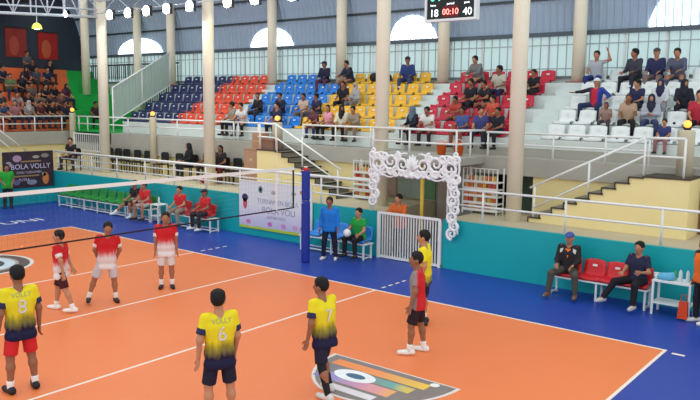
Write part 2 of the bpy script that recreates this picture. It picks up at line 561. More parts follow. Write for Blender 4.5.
# ------------------------------------------------------------------ railings
def seg(mb, a, b, r=0.022, n=8):
    mb.tube([a, b], r, n)
def railing(label, pts_posts, rails, group='white railings', r=0.024, pr=0.026):
    """pts_posts: (x,y,z0,z1); rails: list of (p0,p1,r)"""
    x, y, z0, z1 = pts_posts[0]
    t = thing('railing', label, 'railing', (x, y, z0), 0, group)
    for p in pts_posts:
        mb = MB()
        seg(mb, (p[0] - x, p[1] - y, p[2] - z0), (p[0] - x, p[1] - y, p[3] - z0), pr)
        mb.build('post', RAIL, t, True)
    for a, b, rr in rails:
        mb = MB()
        seg(mb, (a[0] - x, a[1] - y, a[2] - z0), (b[0] - x, b[1] - y, b[2] - z0), rr)
        mb.build('rail', RAIL, t, True)
    return t
ya = 2.86
railing('long white four-bar railing on the teal wall left of the gate', [(x, ya, 1.2, 1.97) for x in (-5.57, -3.3, -1.7, -0.05, 1.52, 3.12, 4.69, 6.3, 7.95, 9.7)],
        [((-5.86, ya, 1.97), (9.75, ya, 1.97), 0.04)] + [((-5.86, ya, z), (9.75, ya, z), 0.022) for z in (1.72, 1.5)])
railing('long white two-bar railing on the teal wall right of the gate', [(x, ya, 1.2, 1.97) for x in (12.0, 12.96, 14.98, 17.0, 19.0, 21.0)],
        [((12.0, ya, 1.97), (22, ya, 1.97), 0.028), ((12.0, ya, 1.6), (22, ya, 1.6), 0.026)])
xe = -5.92
railing('white railing on the far end teal wall above the dark banner', [(xe, y, 1.2, 1.97) for y in (2.8, 1.2, -0.5, -2.2)],
        [((xe, 2.86, 1.97), (xe, -8, 1.97), 0.03), ((xe, 2.86, 1.6), (xe, -8, 1.6), 0.022)])
yd = 4.9
def deck_rail(x0, x1, xs, label):
    railing(label, [(x, yd, 2.65, 3.28) for x in xs], [((x0, yd, 3.28), (x1, yd, 3.28), 0.03), ((x0, yd, 2.98), (x1, yd, 2.98), 0.024)])
deck_rail(-7.82, -4.0, (-7.4, -6.75, -5.3), 'white deck railing in front of the green steps')
deck_rail(-3.9, 2.2, (-3.9, -0.85, 2.2), 'white deck railing below the navy and orange seats')
deck_rail(2.28, 4.2, (2.42, 3.4), 'white deck railing below the blue seats, by the brown box')
deck_rail(5.4, 9.2, (5.42, 6.75, 8.1, 9.2), 'white deck railing below the yellow seats')
deck_rail(11.9, 16.1, (11.95, 13.75, 15.05, 16.05), 'white deck railing below the red and white seats')
deck_rail(17.2, 24, (17.9, 19.5, 21), 'white deck railing at the far right edge')
xd = -7.9
railing('white deck railing in front of the orange end stand', [(xd, y, 2.65, 3.28) for y in (4.4, 3.2, 1.9, 0.6, -1.0)],
        [((xd, 4.9, 3.28), (xd, -8, 3.28), 0.03), ((xd, 4.9, 2.98), (xd, -8, 2.98), 0.024)])
yb = 3.45
railing('white balcony railing over the entrance arch', [(x, yb, 2.64, 3.34) for x in (9.28, 10.45, 11.85)] + [(11.85, 4.15, 2.64, 3.34)],
        [((9.28, yb, 3.34), (11.85, yb, 3.34), 0.032), ((9.28, yb, 3.0), (11.85, yb, 3.0), 0.026), ((11.85, yb, 3.34), (11.85, 4.88, 3.32), 0.028), ((11.85, yb, 3.0), (11.85, 4.88, 2.98), 0.024),
         ((9.28, yb, 3.34), (9.28, 4.88, 3.32), 0.028)])

# ------------------------------------------------------------------ staircases
EDGE = mat((74, 66, 56), 0.7, 0.1, 4)
TREAD = mat((128, 122, 108), 0.7, 0.1, 4)
def staircase(xb, xt, label, up, lx0, lx1):
    """xb foot, xt top, landing lx0..lx1 at z 2.48"""
    n = 9
    st = struct(MB().box(min(lx0, lx1), max(lx0, lx1), 3.95, 4.84, 1.2, 2.46).build('floor_stairs', YELLOW), label)
    bx(min(lx0, lx1) - 0.01, max(lx0, lx1) + 0.01, 3.93, 4.84, 2.46, 2.5).build('landing_slab', EDGE, st)
    for k in range(n):
        f0 = k / n
        f1 = (k + 1) / n
        xa, xb_ = xb + (xt - xb) * f0, xb + (xt - xb) * f1
        z = 1.2 + 1.28 * (k + 0.9) / n
        bx(min(xa, xb_), max(xa, xb_), 3.95, 4.84, 1.2, z - 0.03).build('stair_body', YELLOW, st)
        bx(min(xa, xb_) - 0.005, max(xa, xb_) + 0.02, 3.93, 4.84, z - 0.035, z).build('tread', TREAD, st)
        bx(min(xa, xb_) - 0.008, max(xa, xb_) + 0.022, 3.915, 3.94, z - 0.03, z + 0.004).build('nosing', EDGE, st)
        zr = 1.2 + 1.28 * (k - 0.1) / n
        xf = xa
        s = 1 if xt > xb else -1
        bx(min(xf - s * 0.025, xf), max(xf - s * 0.025, xf), 3.915, 3.94, max(1.2, zr - 0.03), z).build('nosing', EDGE, st)
        bx(min(xf - s * 0.02, xf), max(xf - s * 0.02, xf), 3.93, 4.84, max(1.2, zr - 0.03), z).build('riser', TREAD, st)
    return st
staircase(13.62, 16.24, 'cream staircase climbing to the right deck', 1, 16.24, 17.2)
staircase(7.6, 5.12, 'cream staircase climbing to the left deck', 1, 4.3, 5.12)
ys = 4.0
railing('white stair handrail on the right staircase', [(13.72, ys, 1.25, 2.08), (15.02, ys, 1.95, 2.75), (16.23, ys, 2.5, 3.32), (17.05, ys, 2.5, 3.33)],
        [((13.6, ys, 2.02), (16.23, ys, 3.32), 0.028), ((16.23, ys, 3.32), (17.05, ys, 3.33), 0.028), ((13.72, ys, 1.55), (16.23, ys, 2.93), 0.024), ((16.23, ys, 2.93), (17.05, ys, 2.93), 0.024)])
railing('white stair handrail on the left staircase', [(7.6, ys, 1.3, 2.06), (6.2, ys, 2.05, 2.95), (5.1, ys, 2.5, 3.3), (4.39, ys, 2.5, 3.32)],
        [((7.75, ys, 2.04), (5.1, ys, 3.3), 0.028), ((5.1, ys, 3.3), (4.3, ys, 3.32), 0.028), ((7.6, ys, 1.72), (5.1, ys, 2.88), 0.024), ((5.1, ys, 2.88), (4.3, ys, 2.9), 0.024)])
# end stairs, seen at the far left
st = struct(bx(-7.86, -7.0, -1.0, 0.6, 1.2, 2.48).build('floor_end_stairs', YELLOW), 'cream staircase below the end stand')
for k in range(9):
    y0 = 0.6 + 2.3 * k / 9
    bx(-7.86, -7.0, y0, y0 + 2.3 / 9, 1.2, 2.48 - 1.28 * (k + 1) / 10).build('stair_body', YELLOW, st)
railing('white stair handrail at the far left end', [(-7.0, 2.5, 1.25, 1.8), (-7.0, 0.7, 2.5, 3.3)],
        [((-7.0, 0.4, 3.5), (-7.0, 2.55, 1.75), 0.03), ((-7.0, 0.4, 3.12), (-7.0, 2.55, 1.38), 0.026)])

# ------------------------------------------------------------------ lamp pillars
LAMPPIL = mat((196, 186, 160), 0.6, 0.06, 2)
for x, y, z0, z1, lab in ((-7.6, 4.72, 1.2, 3.42, 'beige pillar with a glowing amber lamp beside the orange end stand'), (-2.1, 4.74, 1.2, 3.36, 'beige pillar with a glowing amber lamp below the navy seats'),
                     (4.55, 4.62, 2.5, 3.34, 'short beige pillar with a glowing amber lamp on the left landing'), (16.92, 4.55, 2.5, 3.5, 'short beige pillar with a glowing amber lamp on the right landing')):
    t = thing('lamp_pillar', lab, 'pillar', (x, y, z0), 0, 'pillars with amber lamps')
    rr = 0.17 if x > 0 else 0.13
    MB().lathe([(rr, 0), (rr, z1 - z0 - 0.04), (rr * 0.9, z1 - z0)], 20).build('shaft', LAMPPIL, t, True)
    MB().lathe([(0.07, 0), (0.085, 0.03), (0.085, 0.05)], 14, (0, 0, z1 - z0)).build('lamp_base', DARK, t, True)
    MB().lathe([(0.03, 0), (0.07, 0.03), (0.085, 0.08), (0.07, 0.13), (0.02, 0.16)], 14, (0, 0, z1 - z0 + 0.05)).build('lamp_globe', emit((255, 150, 64), 2.4), t, True)

# ------------------------------------------------------------------ slatted glass fence left of the stand
gf = thing('slatted_fence', 'pale slatted glass fence sloping up beside the navy seats', 'fence', (-5.05, 5.0, 3.0))
GL = translucent((206, 222, 214), 0.5, 0.25)
N = 18
for k in range(N):
    y0 = 2.85 * k / N
    y1 = 2.85 * (k + 0.93) / N
    zb, zt = 0.08 + 1.55 * (k / N), 1.46 + 1.55 * (k / N)
    d = 1.55 / N
    MB().prism([(y0, zb), (y1, zb + d), (y1, zt + d), (y0, zt)], 0, -0.012, 0.012).build('slat', GL, gf)
for dz, r in ((1.46, 0.035), (0.08, 0.03)):
    mb = MB()
    seg(mb, (0, -0.02, dz), (0, 2.88, dz + 1.57), r)
    mb.build('fence_rail', RAIL, gf, True)
for yy in (0.0, 1.42, 2.86):
    mb = MB()
    seg(mb, (0, yy, -0.3 if yy < 0.1 else 0.05 + yy * 0.54), (0, yy, 1.46 + yy * 0.545), 0.03)
    mb.build('fence_post', RAIL, gf, True)
# dark barred balustrade behind the corner
bl = thing('balustrade', 'dark barred balustrade at the back of the green corner', 'railing', (-13.2, 8.7, 2.66))
for k in range(46):
    bx(k * 0.17 - 0.015, k * 0.17 + 0.015, -0.015, 0.015, 0.0 if k > 28 else 2.3, 3.0 if k <= 28 else 2.9).build('bar', STEEL, bl)
bx(-0.05, 7.7, -0.03, 0.03, 2.95, 3.02).build('top_rail', STEEL, bl)

# white cage gate on the corridor corner
cg = thing('cage_gate', 'white barred cage gate standing in the corridor corner', 'gate', (-6.45, 4.1, 1.2))
for k in range(15):
    bx(2.05 * k / 14 - 0.012, 2.05 * k / 14 + 0.012, -0.012, 0.012, 0.05, 1.42).build('bar', RAIL, cg)
for z in (0.04, 0.75, 1.42):
    bx(-0.03, 2.08, -0.025, 0.025, z - 0.025, z + 0.025).build('frame_rail', RAIL, cg)
for x in (-0.03, 2.05):
    bx(x - 0.03, x + 0.03, -0.03, 0.03, 0, 1.46).build('frame_post', RAIL, cg)

# ------------------------------------------------------------------ roof truss and floodlights
tr = thing('roof_truss', 'white steel roof truss at the upper left', 'truss', (-3.85, 3.65, 7.05))
TW = mat((214, 222, 230), 0.4)
def tp(y, dz):
    return (0, y, -0.055 * (-y) + dz)
for dz, r in ((0.0, 0.05), (0.27, 0.03), (1.25, 0.05)):
    mb = MB()
    seg(mb, tp(0, dz), tp(-14, dz), r)
    mb.build('chord', TW, tr, True)
for k in range(15):
    y = -0.12 - k * 0.62
    mb = MB(); seg(mb, tp(y, 0), tp(y, 1.25), 0.028); mb.build('upright', TW, tr, True)
    mb = MB(); seg(mb, tp(y, 0.0 if k % 2 else 1.25), tp(y - 0.62, 1.25 if k % 2 else 0.0), 0.02); mb.build('brace', TW, tr, True)
tr2 = thing('roof_truss', 'long white lighting truss carrying the floodlights', 'truss', (-3.85, 3.35, 7.12))
for dz, dy, r in ((0.0, 0, 0.018), (0.5, 0, 0.03), (0.5, 0.3, 0.03)):
    mb = MB(); seg(mb, (0, dy, dz), (20, dy, dz), r); mb.build('chord', TW, tr2, True)
for k in range(24):
    mb = MB(); seg(mb, (k * 0.84, 0, 0.0 if k % 2 else 0.5), (k * 0.84 + 0.84, 0, 0.5 if k % 2 else 0.0), 0.012); mb.build('brace', TW, tr2, True)
FLOOD_E = {0: emit((226, 244, 255), 14.0), 1: emit((255, 226, 180), 12.0)}
camdir = None
for n, (x, warm) in enumerate(((-2.39, 0), (-1.3, 0), (-0.24, 1), (0.85, 0), (2.03, 0), (3.82, 1), (5.0, 0), (6.5, 0))):
    t = thing('floodlight', ('warm' if warm else 'cool white') + ' floodlight on the lighting truss, %s from the left' % ORD[n], 'lamp', (x, 3.25, 7.0), 0, 'floodlights on the lighting truss')
    bx(-0.18, 0.18, -0.05, 0.06, -0.17, 0.17).build('housing', mat((60, 62, 66), 0.5), t)
    MB().prism([(0.17 * math.cos(a * PI / 8), 0.17 * math.sin(a * PI / 8)) for a in range(16)], 1, -0.075, -0.05).build('lens', FLOOD_E[warm], t)
    mb = MB(); mb.tube([(-0.17, 0, 0), (-0.17, 0, 0.15), (0.17, 0, 0.15), (0.17, 0, 0)], 0.012, 6); mb.build('bracket', DARK, t)
    ld = bpy.data.lights.new('floodlight_beam', 'SPOT')
    ld.energy = 160
    ld.spot_size = math.radians(130)
    ld.shadow_soft_size = 0.15
    ld.color = (1.0, 0.86, 0.66) if warm else (0.86, 0.95, 1.0)
    lo = bpy.data.objects.new('floodlight_beam', ld)
    COL.objects.link(lo)
    lo.parent = t
    lo.location = (0, -0.12, 0)
    lo.rotation_euler = (math.radians(50), 0, 0)
# dome lamp and bulb under the truss
t = thing('dome_lamp', 'yellow green dome pendant lamp hanging from the truss', 'lamp', (-3.85, 1.25, 6.42), 0)
MB().lathe([(0.17, 0), (0.17, 0.03), (0.15, 0.11), (0.10, 0.18), (0.03, 0.21)], 18).build('lamp_shade', emit((206, 216, 92), 0.9), t, True)
mb = MB(); seg(mb, (0, 0, 0.2), (0, 0, 1.0), 0.015); mb.build('cord', TW, t)
MB().lathe([(0.02, -0.02), (0.09, -0.015), (0.09, 0.0)], 14).build('bulb', emit((250, 250, 190), 5.0), t, True)
t = thing('pendant_lamp', 'small white bulb lamp hanging inside the truss', 'lamp', (-3.85, 2.34, 7.0), 0)
MB().lathe([(0.02, -0.08), (0.08, -0.04), (0.09, 0.02), (0.05, 0.09), (0.03, 0.16)], 14).build('bulb', emit((226, 240, 255), 6.0), t, True)
mb = MB(); seg(mb, (0, 0, 0.15), (0, 0, 1.1), 0.02); mb.build('cord', TW, t)

# ------------------------------------------------------------------ scoreboard
sb = thing('scoreboard', 'hanging electronic scoreboard with white frame and red clock digits', 'scoreboard', (10.75, 3.6, 6.03))
SW, SH = 1.47, 1.12
bx(0.04, SW - 0.04, -0.02, 0.10, 0.04, SH - 0.04).build('panel', mat((26, 32, 30), 0.4), sb)
fr = mat((232, 236, 236), 0.4)
for a in ((0, SW, -0.05, 0.12, 0, 0.06), (0, SW, -0.05, 0.12, SH - 0.06, SH), (0, 0.06, -0.05, 0.12, 0.06, SH - 0.06), (SW - 0.06, SW, -0.05, 0.12, 0.06, SH - 0.06)):
    bx(*a).build('frame_bar', fr, sb)
def led(s, size, x, z, m):
    o = link('digits', text_mesh(s, size, m, 0.004), sb, (x, -0.03, z))
    o.rotation_euler = (PI / 2, 0, 0)
GRN = emit((90, 240, 190), 1.6)
REDL = emit((255, 84, 74), 2.0)
WHL = emit((240, 246, 250), 1.4)
led('04', 0.32, 0.30, 0.60, GRN); led('02', 0.32, 1.17, 0.60, GRN); led('0', 0.26, 0.74, 0.60, emit((250, 230, 120), 1.5))
bx(0.52, 0.95, -0.028, -0.02, 0.10, 0.36).build('clock_field', mat((120, 20, 26), 0.5), sb)
led('00:10', 0.21, 0.74, 0.22, emit((255, 150, 140), 2.0)); led('18', 0.26, 0.27, 0.20, WHL); led('40', 0.26, 1.22, 0.20, WHL)
led('period', 0.08, 0.74, 0.42, WHL); led('home', 0.07, 0.24, 0.40, WHL); led('guest', 0.07, 1.2, 0.42, WHL)
for x in (0.2, SW - 0.2):
    mb = MB(); seg(mb, (x, 0.03, SH), (x, 0.03, 3.9), 0.012); mb.build('hanger', STEEL, sb)

#=== PEOPLE
# ------------------------------------------------------------------ people: signed distance bodies turned into smooth meshes
V3 = lambda *a: np.array(a, dtype=float)
def cone(a, b, ra, rb, flat=None):
    return ('c', np.array(a, float), np.array(b, float), ra, rb, flat)
def ell(c, r, R=None):
    return ('e', np.array(c, float), np.array(r, float), np.eye(3) if R is None else R)

def sdf_mesh(prims, h, k, cuts=(), holes=()):
    lo = np.array([1e9] * 3)
    hi = -lo
    for p in prims:
        if p[0] == 'c':
            r = max(p[3], p[4])
            lo = np.minimum(lo, np.minimum(p[1], p[2]) - r)
            hi = np.maximum(hi, np.maximum(p[1], p[2]) + r)
        else:
            lo = np.minimum(lo, p[1] - p[2].max())
            hi = np.maximum(hi, p[1] + p[2].max())
    lo = lo - 2.5 * h
    hi = hi + 2.5 * h
    n = np.ceil((hi - lo) / h).astype(int) + 1
    ax = [lo[i] + h * np.arange(n[i]) for i in range(3)]
    D = np.full(n, 1.0)
    mg = k + 3 * h
    for p in prims:
        if p[0] == 'c':
            r = max(p[3], p[4])
            a0 = np.minimum(p[1], p[2]) - r - mg
            a1 = np.maximum(p[1], p[2]) + r + mg
        else:
            a0 = p[1] - p[2].max() - mg
            a1 = p[1] + p[2].max() + mg
        i0 = np.clip(np.floor((a0 - lo) / h).astype(int), 0, n - 1)
        i1 = np.clip(np.ceil((a1 - lo) / h).astype(int) + 1, 1, n)
        X, Y, Z = np.meshgrid(ax[0][i0[0]:i1[0]], ax[1][i0[1]:i1[1]], ax[2][i0[2]:i1[2]], indexing='ij')
        if p[0] == 'c':
            ab = p[2] - p[1]
            l2 = max(1e-9, ab @ ab)
            t = np.clip(((X - p[1][0]) * ab[0] + (Y - p[1][1]) * ab[1] + (Z - p[1][2]) * ab[2]) / l2, 0, 1)
            d = np.sqrt((X - p[1][0] - t * ab[0]) ** 2 + (Y - p[1][1] - t * ab[1]) ** 2 + (Z - p[1][2] - t * ab[2]) ** 2) - (p[3] + (p[4] - p[3]) * t)
            if p[5]:
                u = ab / math.sqrt(l2)
                d = np.maximum(d, (X - p[2][0]) * u[0] + (Y - p[2][1]) * u[1] + (Z - p[2][2]) * u[2])
        else:
            R = p[3]
            q = [X - p[1][0], Y - p[1][1], Z - p[1][2]]
            w = [sum(R[j][i] * q[j] for j in range(3)) for i in range(3)]
            k0 = np.sqrt(sum((w[i] / p[2][i]) ** 2 for i in range(3)))
            k1 = np.sqrt(sum((w[i] / p[2][i] ** 2) ** 2 for i in range(3))) + 1e-9
            d = k0 * (k0 - 1) / k1
        sl = D[i0[0]:i1[0], i0[1]:i1[1], i0[2]:i1[2]]
        hh = np.clip(0.5 + 0.5 * (sl - d) / k, 0, 1)
        D[i0[0]:i1[0], i0[1]:i1[1], i0[2]:i1[2]] = sl + (d - sl) * hh - k * hh * (1 - hh)
    if cuts or holes:
        X, Y, Z = np.meshgrid(*ax, indexing='ij')
        for nn, pt in cuts:       # keep the side where n.(p-pt) < 0
            D = np.maximum(D, (X - pt[0]) * nn[0] + (Y - pt[1]) * nn[1] + (Z - pt[2]) * nn[2])
        for c, r in holes:
            k0 = np.sqrt(((X - c[0]) / r[0]) ** 2 + ((Y - c[1]) / r[1]) ** 2 + ((Z - c[2]) / r[2]) ** 2)
            D = np.maximum(D, -(k0 - 1) * min(r))
    S = D < 0
    m = [d - 1 for d in n]
    cnt = np.zeros(m)
    pos = np.zeros(m + [3])
    cor = [(i, j, l) for i in (0, 1) for j in (0, 1) for l in (0, 1)]
    def sub(A, c):
        return A[c[0]:c[0] + m[0], c[1]:c[1] + m[1], c[2]:c[2] + m[2]]
    for a in cor:
        for axx in range(3):
            if a[axx]:
                continue
            b = list(a)
            b[axx] = 1
            da, db = sub(D, a), sub(D, b)
            x = (da < 0) != (db < 0)
            t = np.where(x, da / np.where(x, da - db, 1), 0)
            cnt += x
            for q in range(3):
                pos[..., q] += np.where(x, a[q] + (t if q == axx else 0), 0)
    act = cnt > 0
    idx = np.full(m, -1)
    idx[act] = np.arange(act.sum())
    I = np.argwhere(act)
    verts = lo + h * (I + pos[act] / cnt[act][:, None])
    faces = []
    for axx in range(3):
        o1, o2 = [(1, 2), (2, 0), (0, 1)][axx]
        s0 = [slice(None)] * 3
        s1 = [slice(None)] * 3
        s0[axx] = slice(0, n[axx] - 1)
        s1[axx] = slice(1, n[axx])
        A, B = S[tuple(s0)], S[tuple(s1)]
        E = np.argwhere(A != B)
        flip = A[tuple(E.T)]
        ok = (E[:, o1] > 0) & (E[:, o2] > 0) & (E[:, o1] < m[o1]) & (E[:, o2] < m[o2])
        E = E[ok]
        flip = flip[ok]
        def g(d1, d2):
            q = E.copy()
            q[:, o1] -= d1
            q[:, o2] -= d2
            return idx[q[:, 0], q[:, 1], q[:, 2]]
        f = np.stack([g(1, 1), g(0, 1), g(0, 0), g(1, 0)], 1)
        f[~flip] = f[~flip][:, ::-1]
        faces.append(f)
    faces = np.concatenate(faces)
    faces = faces[(faces >= 0).all(1)]
    return verts, faces

def sdf_build(name, prims, h, k=0.03, cuts=(), holes=()):
    v, f = sdf_mesh(prims, h, k, cuts, holes)
    me = bpy.data.meshes.new(name)
    me.vertices.add(len(v))
    me.vertices.foreach_set('co', v.ravel())
    me.loops.add(len(f) * 4)
    me.loops.foreach_set('vertex_index', f.ravel())
    me.polygons.add(len(f))
    me.polygons.foreach_set('loop_start', np.arange(len(f)) * 4)
    me.update(calc_edges=True)
    me.polygons.foreach_set('use_smooth', [True] * len(f))
    me.validate()
    return me

def nrm(v):
    v = np.array(v, float)
    return v / np.linalg.norm(v)

# hand: palm and five bent fingers, pointing down (-z), thumb towards -y, palm facing +x (mirrored for the other side)
def hand_mesh():
    pr = [cone((0, -0.024, -0.03), (0, -0.028, -0.085), 0.016, 0.014), cone((0, 0.0, -0.02), (0, 0.0, -0.09), 0.018, 0.015), cone((0, 0.022, -0.03), (0, 0.026, -0.08), 0.016, 0.014),
          cone((0, 0, 0.02), (0, 0, -0.03), 0.024, 0.022)]
    for y, l in ((-0.034, 0.066), (-0.011, 0.075), (0.012, 0.07), (0.033, 0.055)):
        a = (0.0, y * 0.9, -0.088)
        b = (0.008, y * 1.05, -0.088 - l * 0.5)
        c = (0.03, y * 1.1, -0.088 - l * 0.95)
        pr += [cone(a, b, 0.0098, 0.009), cone(b, c, 0.009, 0.0072)]
    pr += [cone((0.004, -0.026, -0.03), (0.012, -0.056, -0.062), 0.013, 0.011), cone((0.012, -0.056, -0.062), (0.018, -0.062, -0.095), 0.0105, 0.008)]
    return pr
HAND = {}
HAND[1] = sdf_build('hand', hand_mesh(), 0.0075, 0.007)
def mirror_x(me):
    m2 = me.copy()
    co = np.zeros(len(m2.vertices) * 3)
    m2.vertices.foreach_get('co', co)
    co = co.reshape(-1, 3)
    co[:, 0] *= -1
    m2.vertices.foreach_set('co', co.ravel())
    m2.flip_normals()
    return m2
HAND[-1] = mirror_x(HAND[1])

def rot_to(d):
    """matrix taking -z to direction d, keeping -y near forward"""
    z = -nrm(d)
    f = V3(0, 1, 0)
    if abs(z @ f) > 0.95:
        f = V3(0, 0, 1)
    x = nrm(np.cross(f, z))
    y = np.cross(z, x)
    return np.stack([x, y, z], 1)

class Pose:
    """joints of a person facing -y, +x is the person's left"""
    def __init__(s, th=((0.05, 0, -1), (-0.05, 0, -1)), sh=((0.02, 0.04, -1), (-0.02, 0.04, -1)), ua=((0.18, 0.03, -1), (-0.18, 0.03, -1)), fa=((0.05, -0.15, -1), (-0.05, -0.15, -1)),
                 lean=0.02, side=0.0, hyaw=0.0, hpitch=0.0, seat=None, sc=1.0, foot=((0.15, -1, 0), (-0.15, -1, 0)), build=1.0):
        s.sc = sc
        s.build = build
        J = {}
        hip = V3(0, 0, 0)
        cl, sl = math.cos(lean), math.sin(lean)
        cs, ss = math.cos(side), math.sin(side)
        upv = nrm((ss, -sl * cs, cl * cs))
        fwd = nrm(np.cross(np.cross(upv, V3(0, -1, 0)), upv))
        lf = np.cross(fwd, upv) * -1.0
        if lf[0] < 0:
            lf = -lf
        s.up, s.fwd, s.lf = upv, fwd, lf
        def T(x, y, z):
            return hip + lf * x - fwd * y + upv * z
        s.T = T
        for i, sd in enumerate((1, -1)):
            h = hip + V3(0.085 * sd, 0, -0.01)
            kn = h + nrm(th[i]) * 0.42
            an = kn + nrm(sh[i]) * 0.41
            J['hip', sd], J['knee', sd], J['ankle', sd] = h, kn, an
            fd = nrm(foot[i])
            J['toe', sd] = an + fd * 0.17 + V3(0, 0, -0.045)
            J['heel', sd] = an - fd * 0.045 + V3(0, 0, -0.045)
            shp = T(0.175 * sd * build, 0, 0.455)
            el = shp + nrm(ua[i]) * 0.28
            wr = el + nrm(fa[i]) * 0.245
            J['sho', sd], J['elb', sd], J['wri', sd] = shp, el, wr
        if seat is None:
            dz = -min(J['toe', 1][2], J['toe', -1][2], J['heel', 1][2], J['heel', -1][2]) + 0.035
        else:
            dz = seat / sc + 0.105
        off = V3(0, 0, dz)
        for q in J:
            J[q] = J[q] + off
        s.hip = hip + off
        def T2(x, y, z):
            return s.hip + lf * x - fwd * y + upv * z
        s.T = T2
        s.J = J
        s.fa = [nrm(fa[0]), nrm(fa[1])]
        # head frame
        hc = T2(0, -0.02, 0.652)
        yv, pv = hyaw, hpitch
        f = nrm(fwd * 0.35 + V3(0, -0.65, 0))
        f = V3(f[0] * math.cos(yv) - f[1] * math.sin(yv), f[0] * math.sin(yv) + f[1] * math.cos(yv), f[2])
        f = nrm(f + V3(0, 0, math.sin(pv)))
        hup = nrm(V3(0, 0, 1) - f * f[2])
        hl = np.cross(hup, f)
        s.hc = hc
        s.HR = np.stack([hl, -f, hup], 1)      # columns: x, y(back), z
    def H(s, x, y, z):
        return s.hc + s.HR @ V3(x, y, z)

def torso_prims(P, g=0.0, low=0.0):
    T, b = P.T, P.build
    pr = [cone(T(-0.075 * b, 0, 0.0), T(0.075 * b, 0, 0.0), 0.11 * b + g, 0.11 * b + g)]
    for sd in (1, -1):
        pr.append(cone(T(0.055 * sd * b, -0.005, 0.03), T(0.08 * sd * b, 0.0, 0.33), 0.10 * b + g, 0.112 * b + g))
        pr.append(cone(T(0.06 * sd * b, 0.0, 0.4), T(0.15 * sd * b, 0.005, 0.45), 0.075 * b + g, 0.06 + g))
    if low:
        pr.append(cone(T(-0.080 * b, 0, -low), T(0.080 * b, 0, -low), 0.112 * b + g, 0.112 * b + g))
    return pr

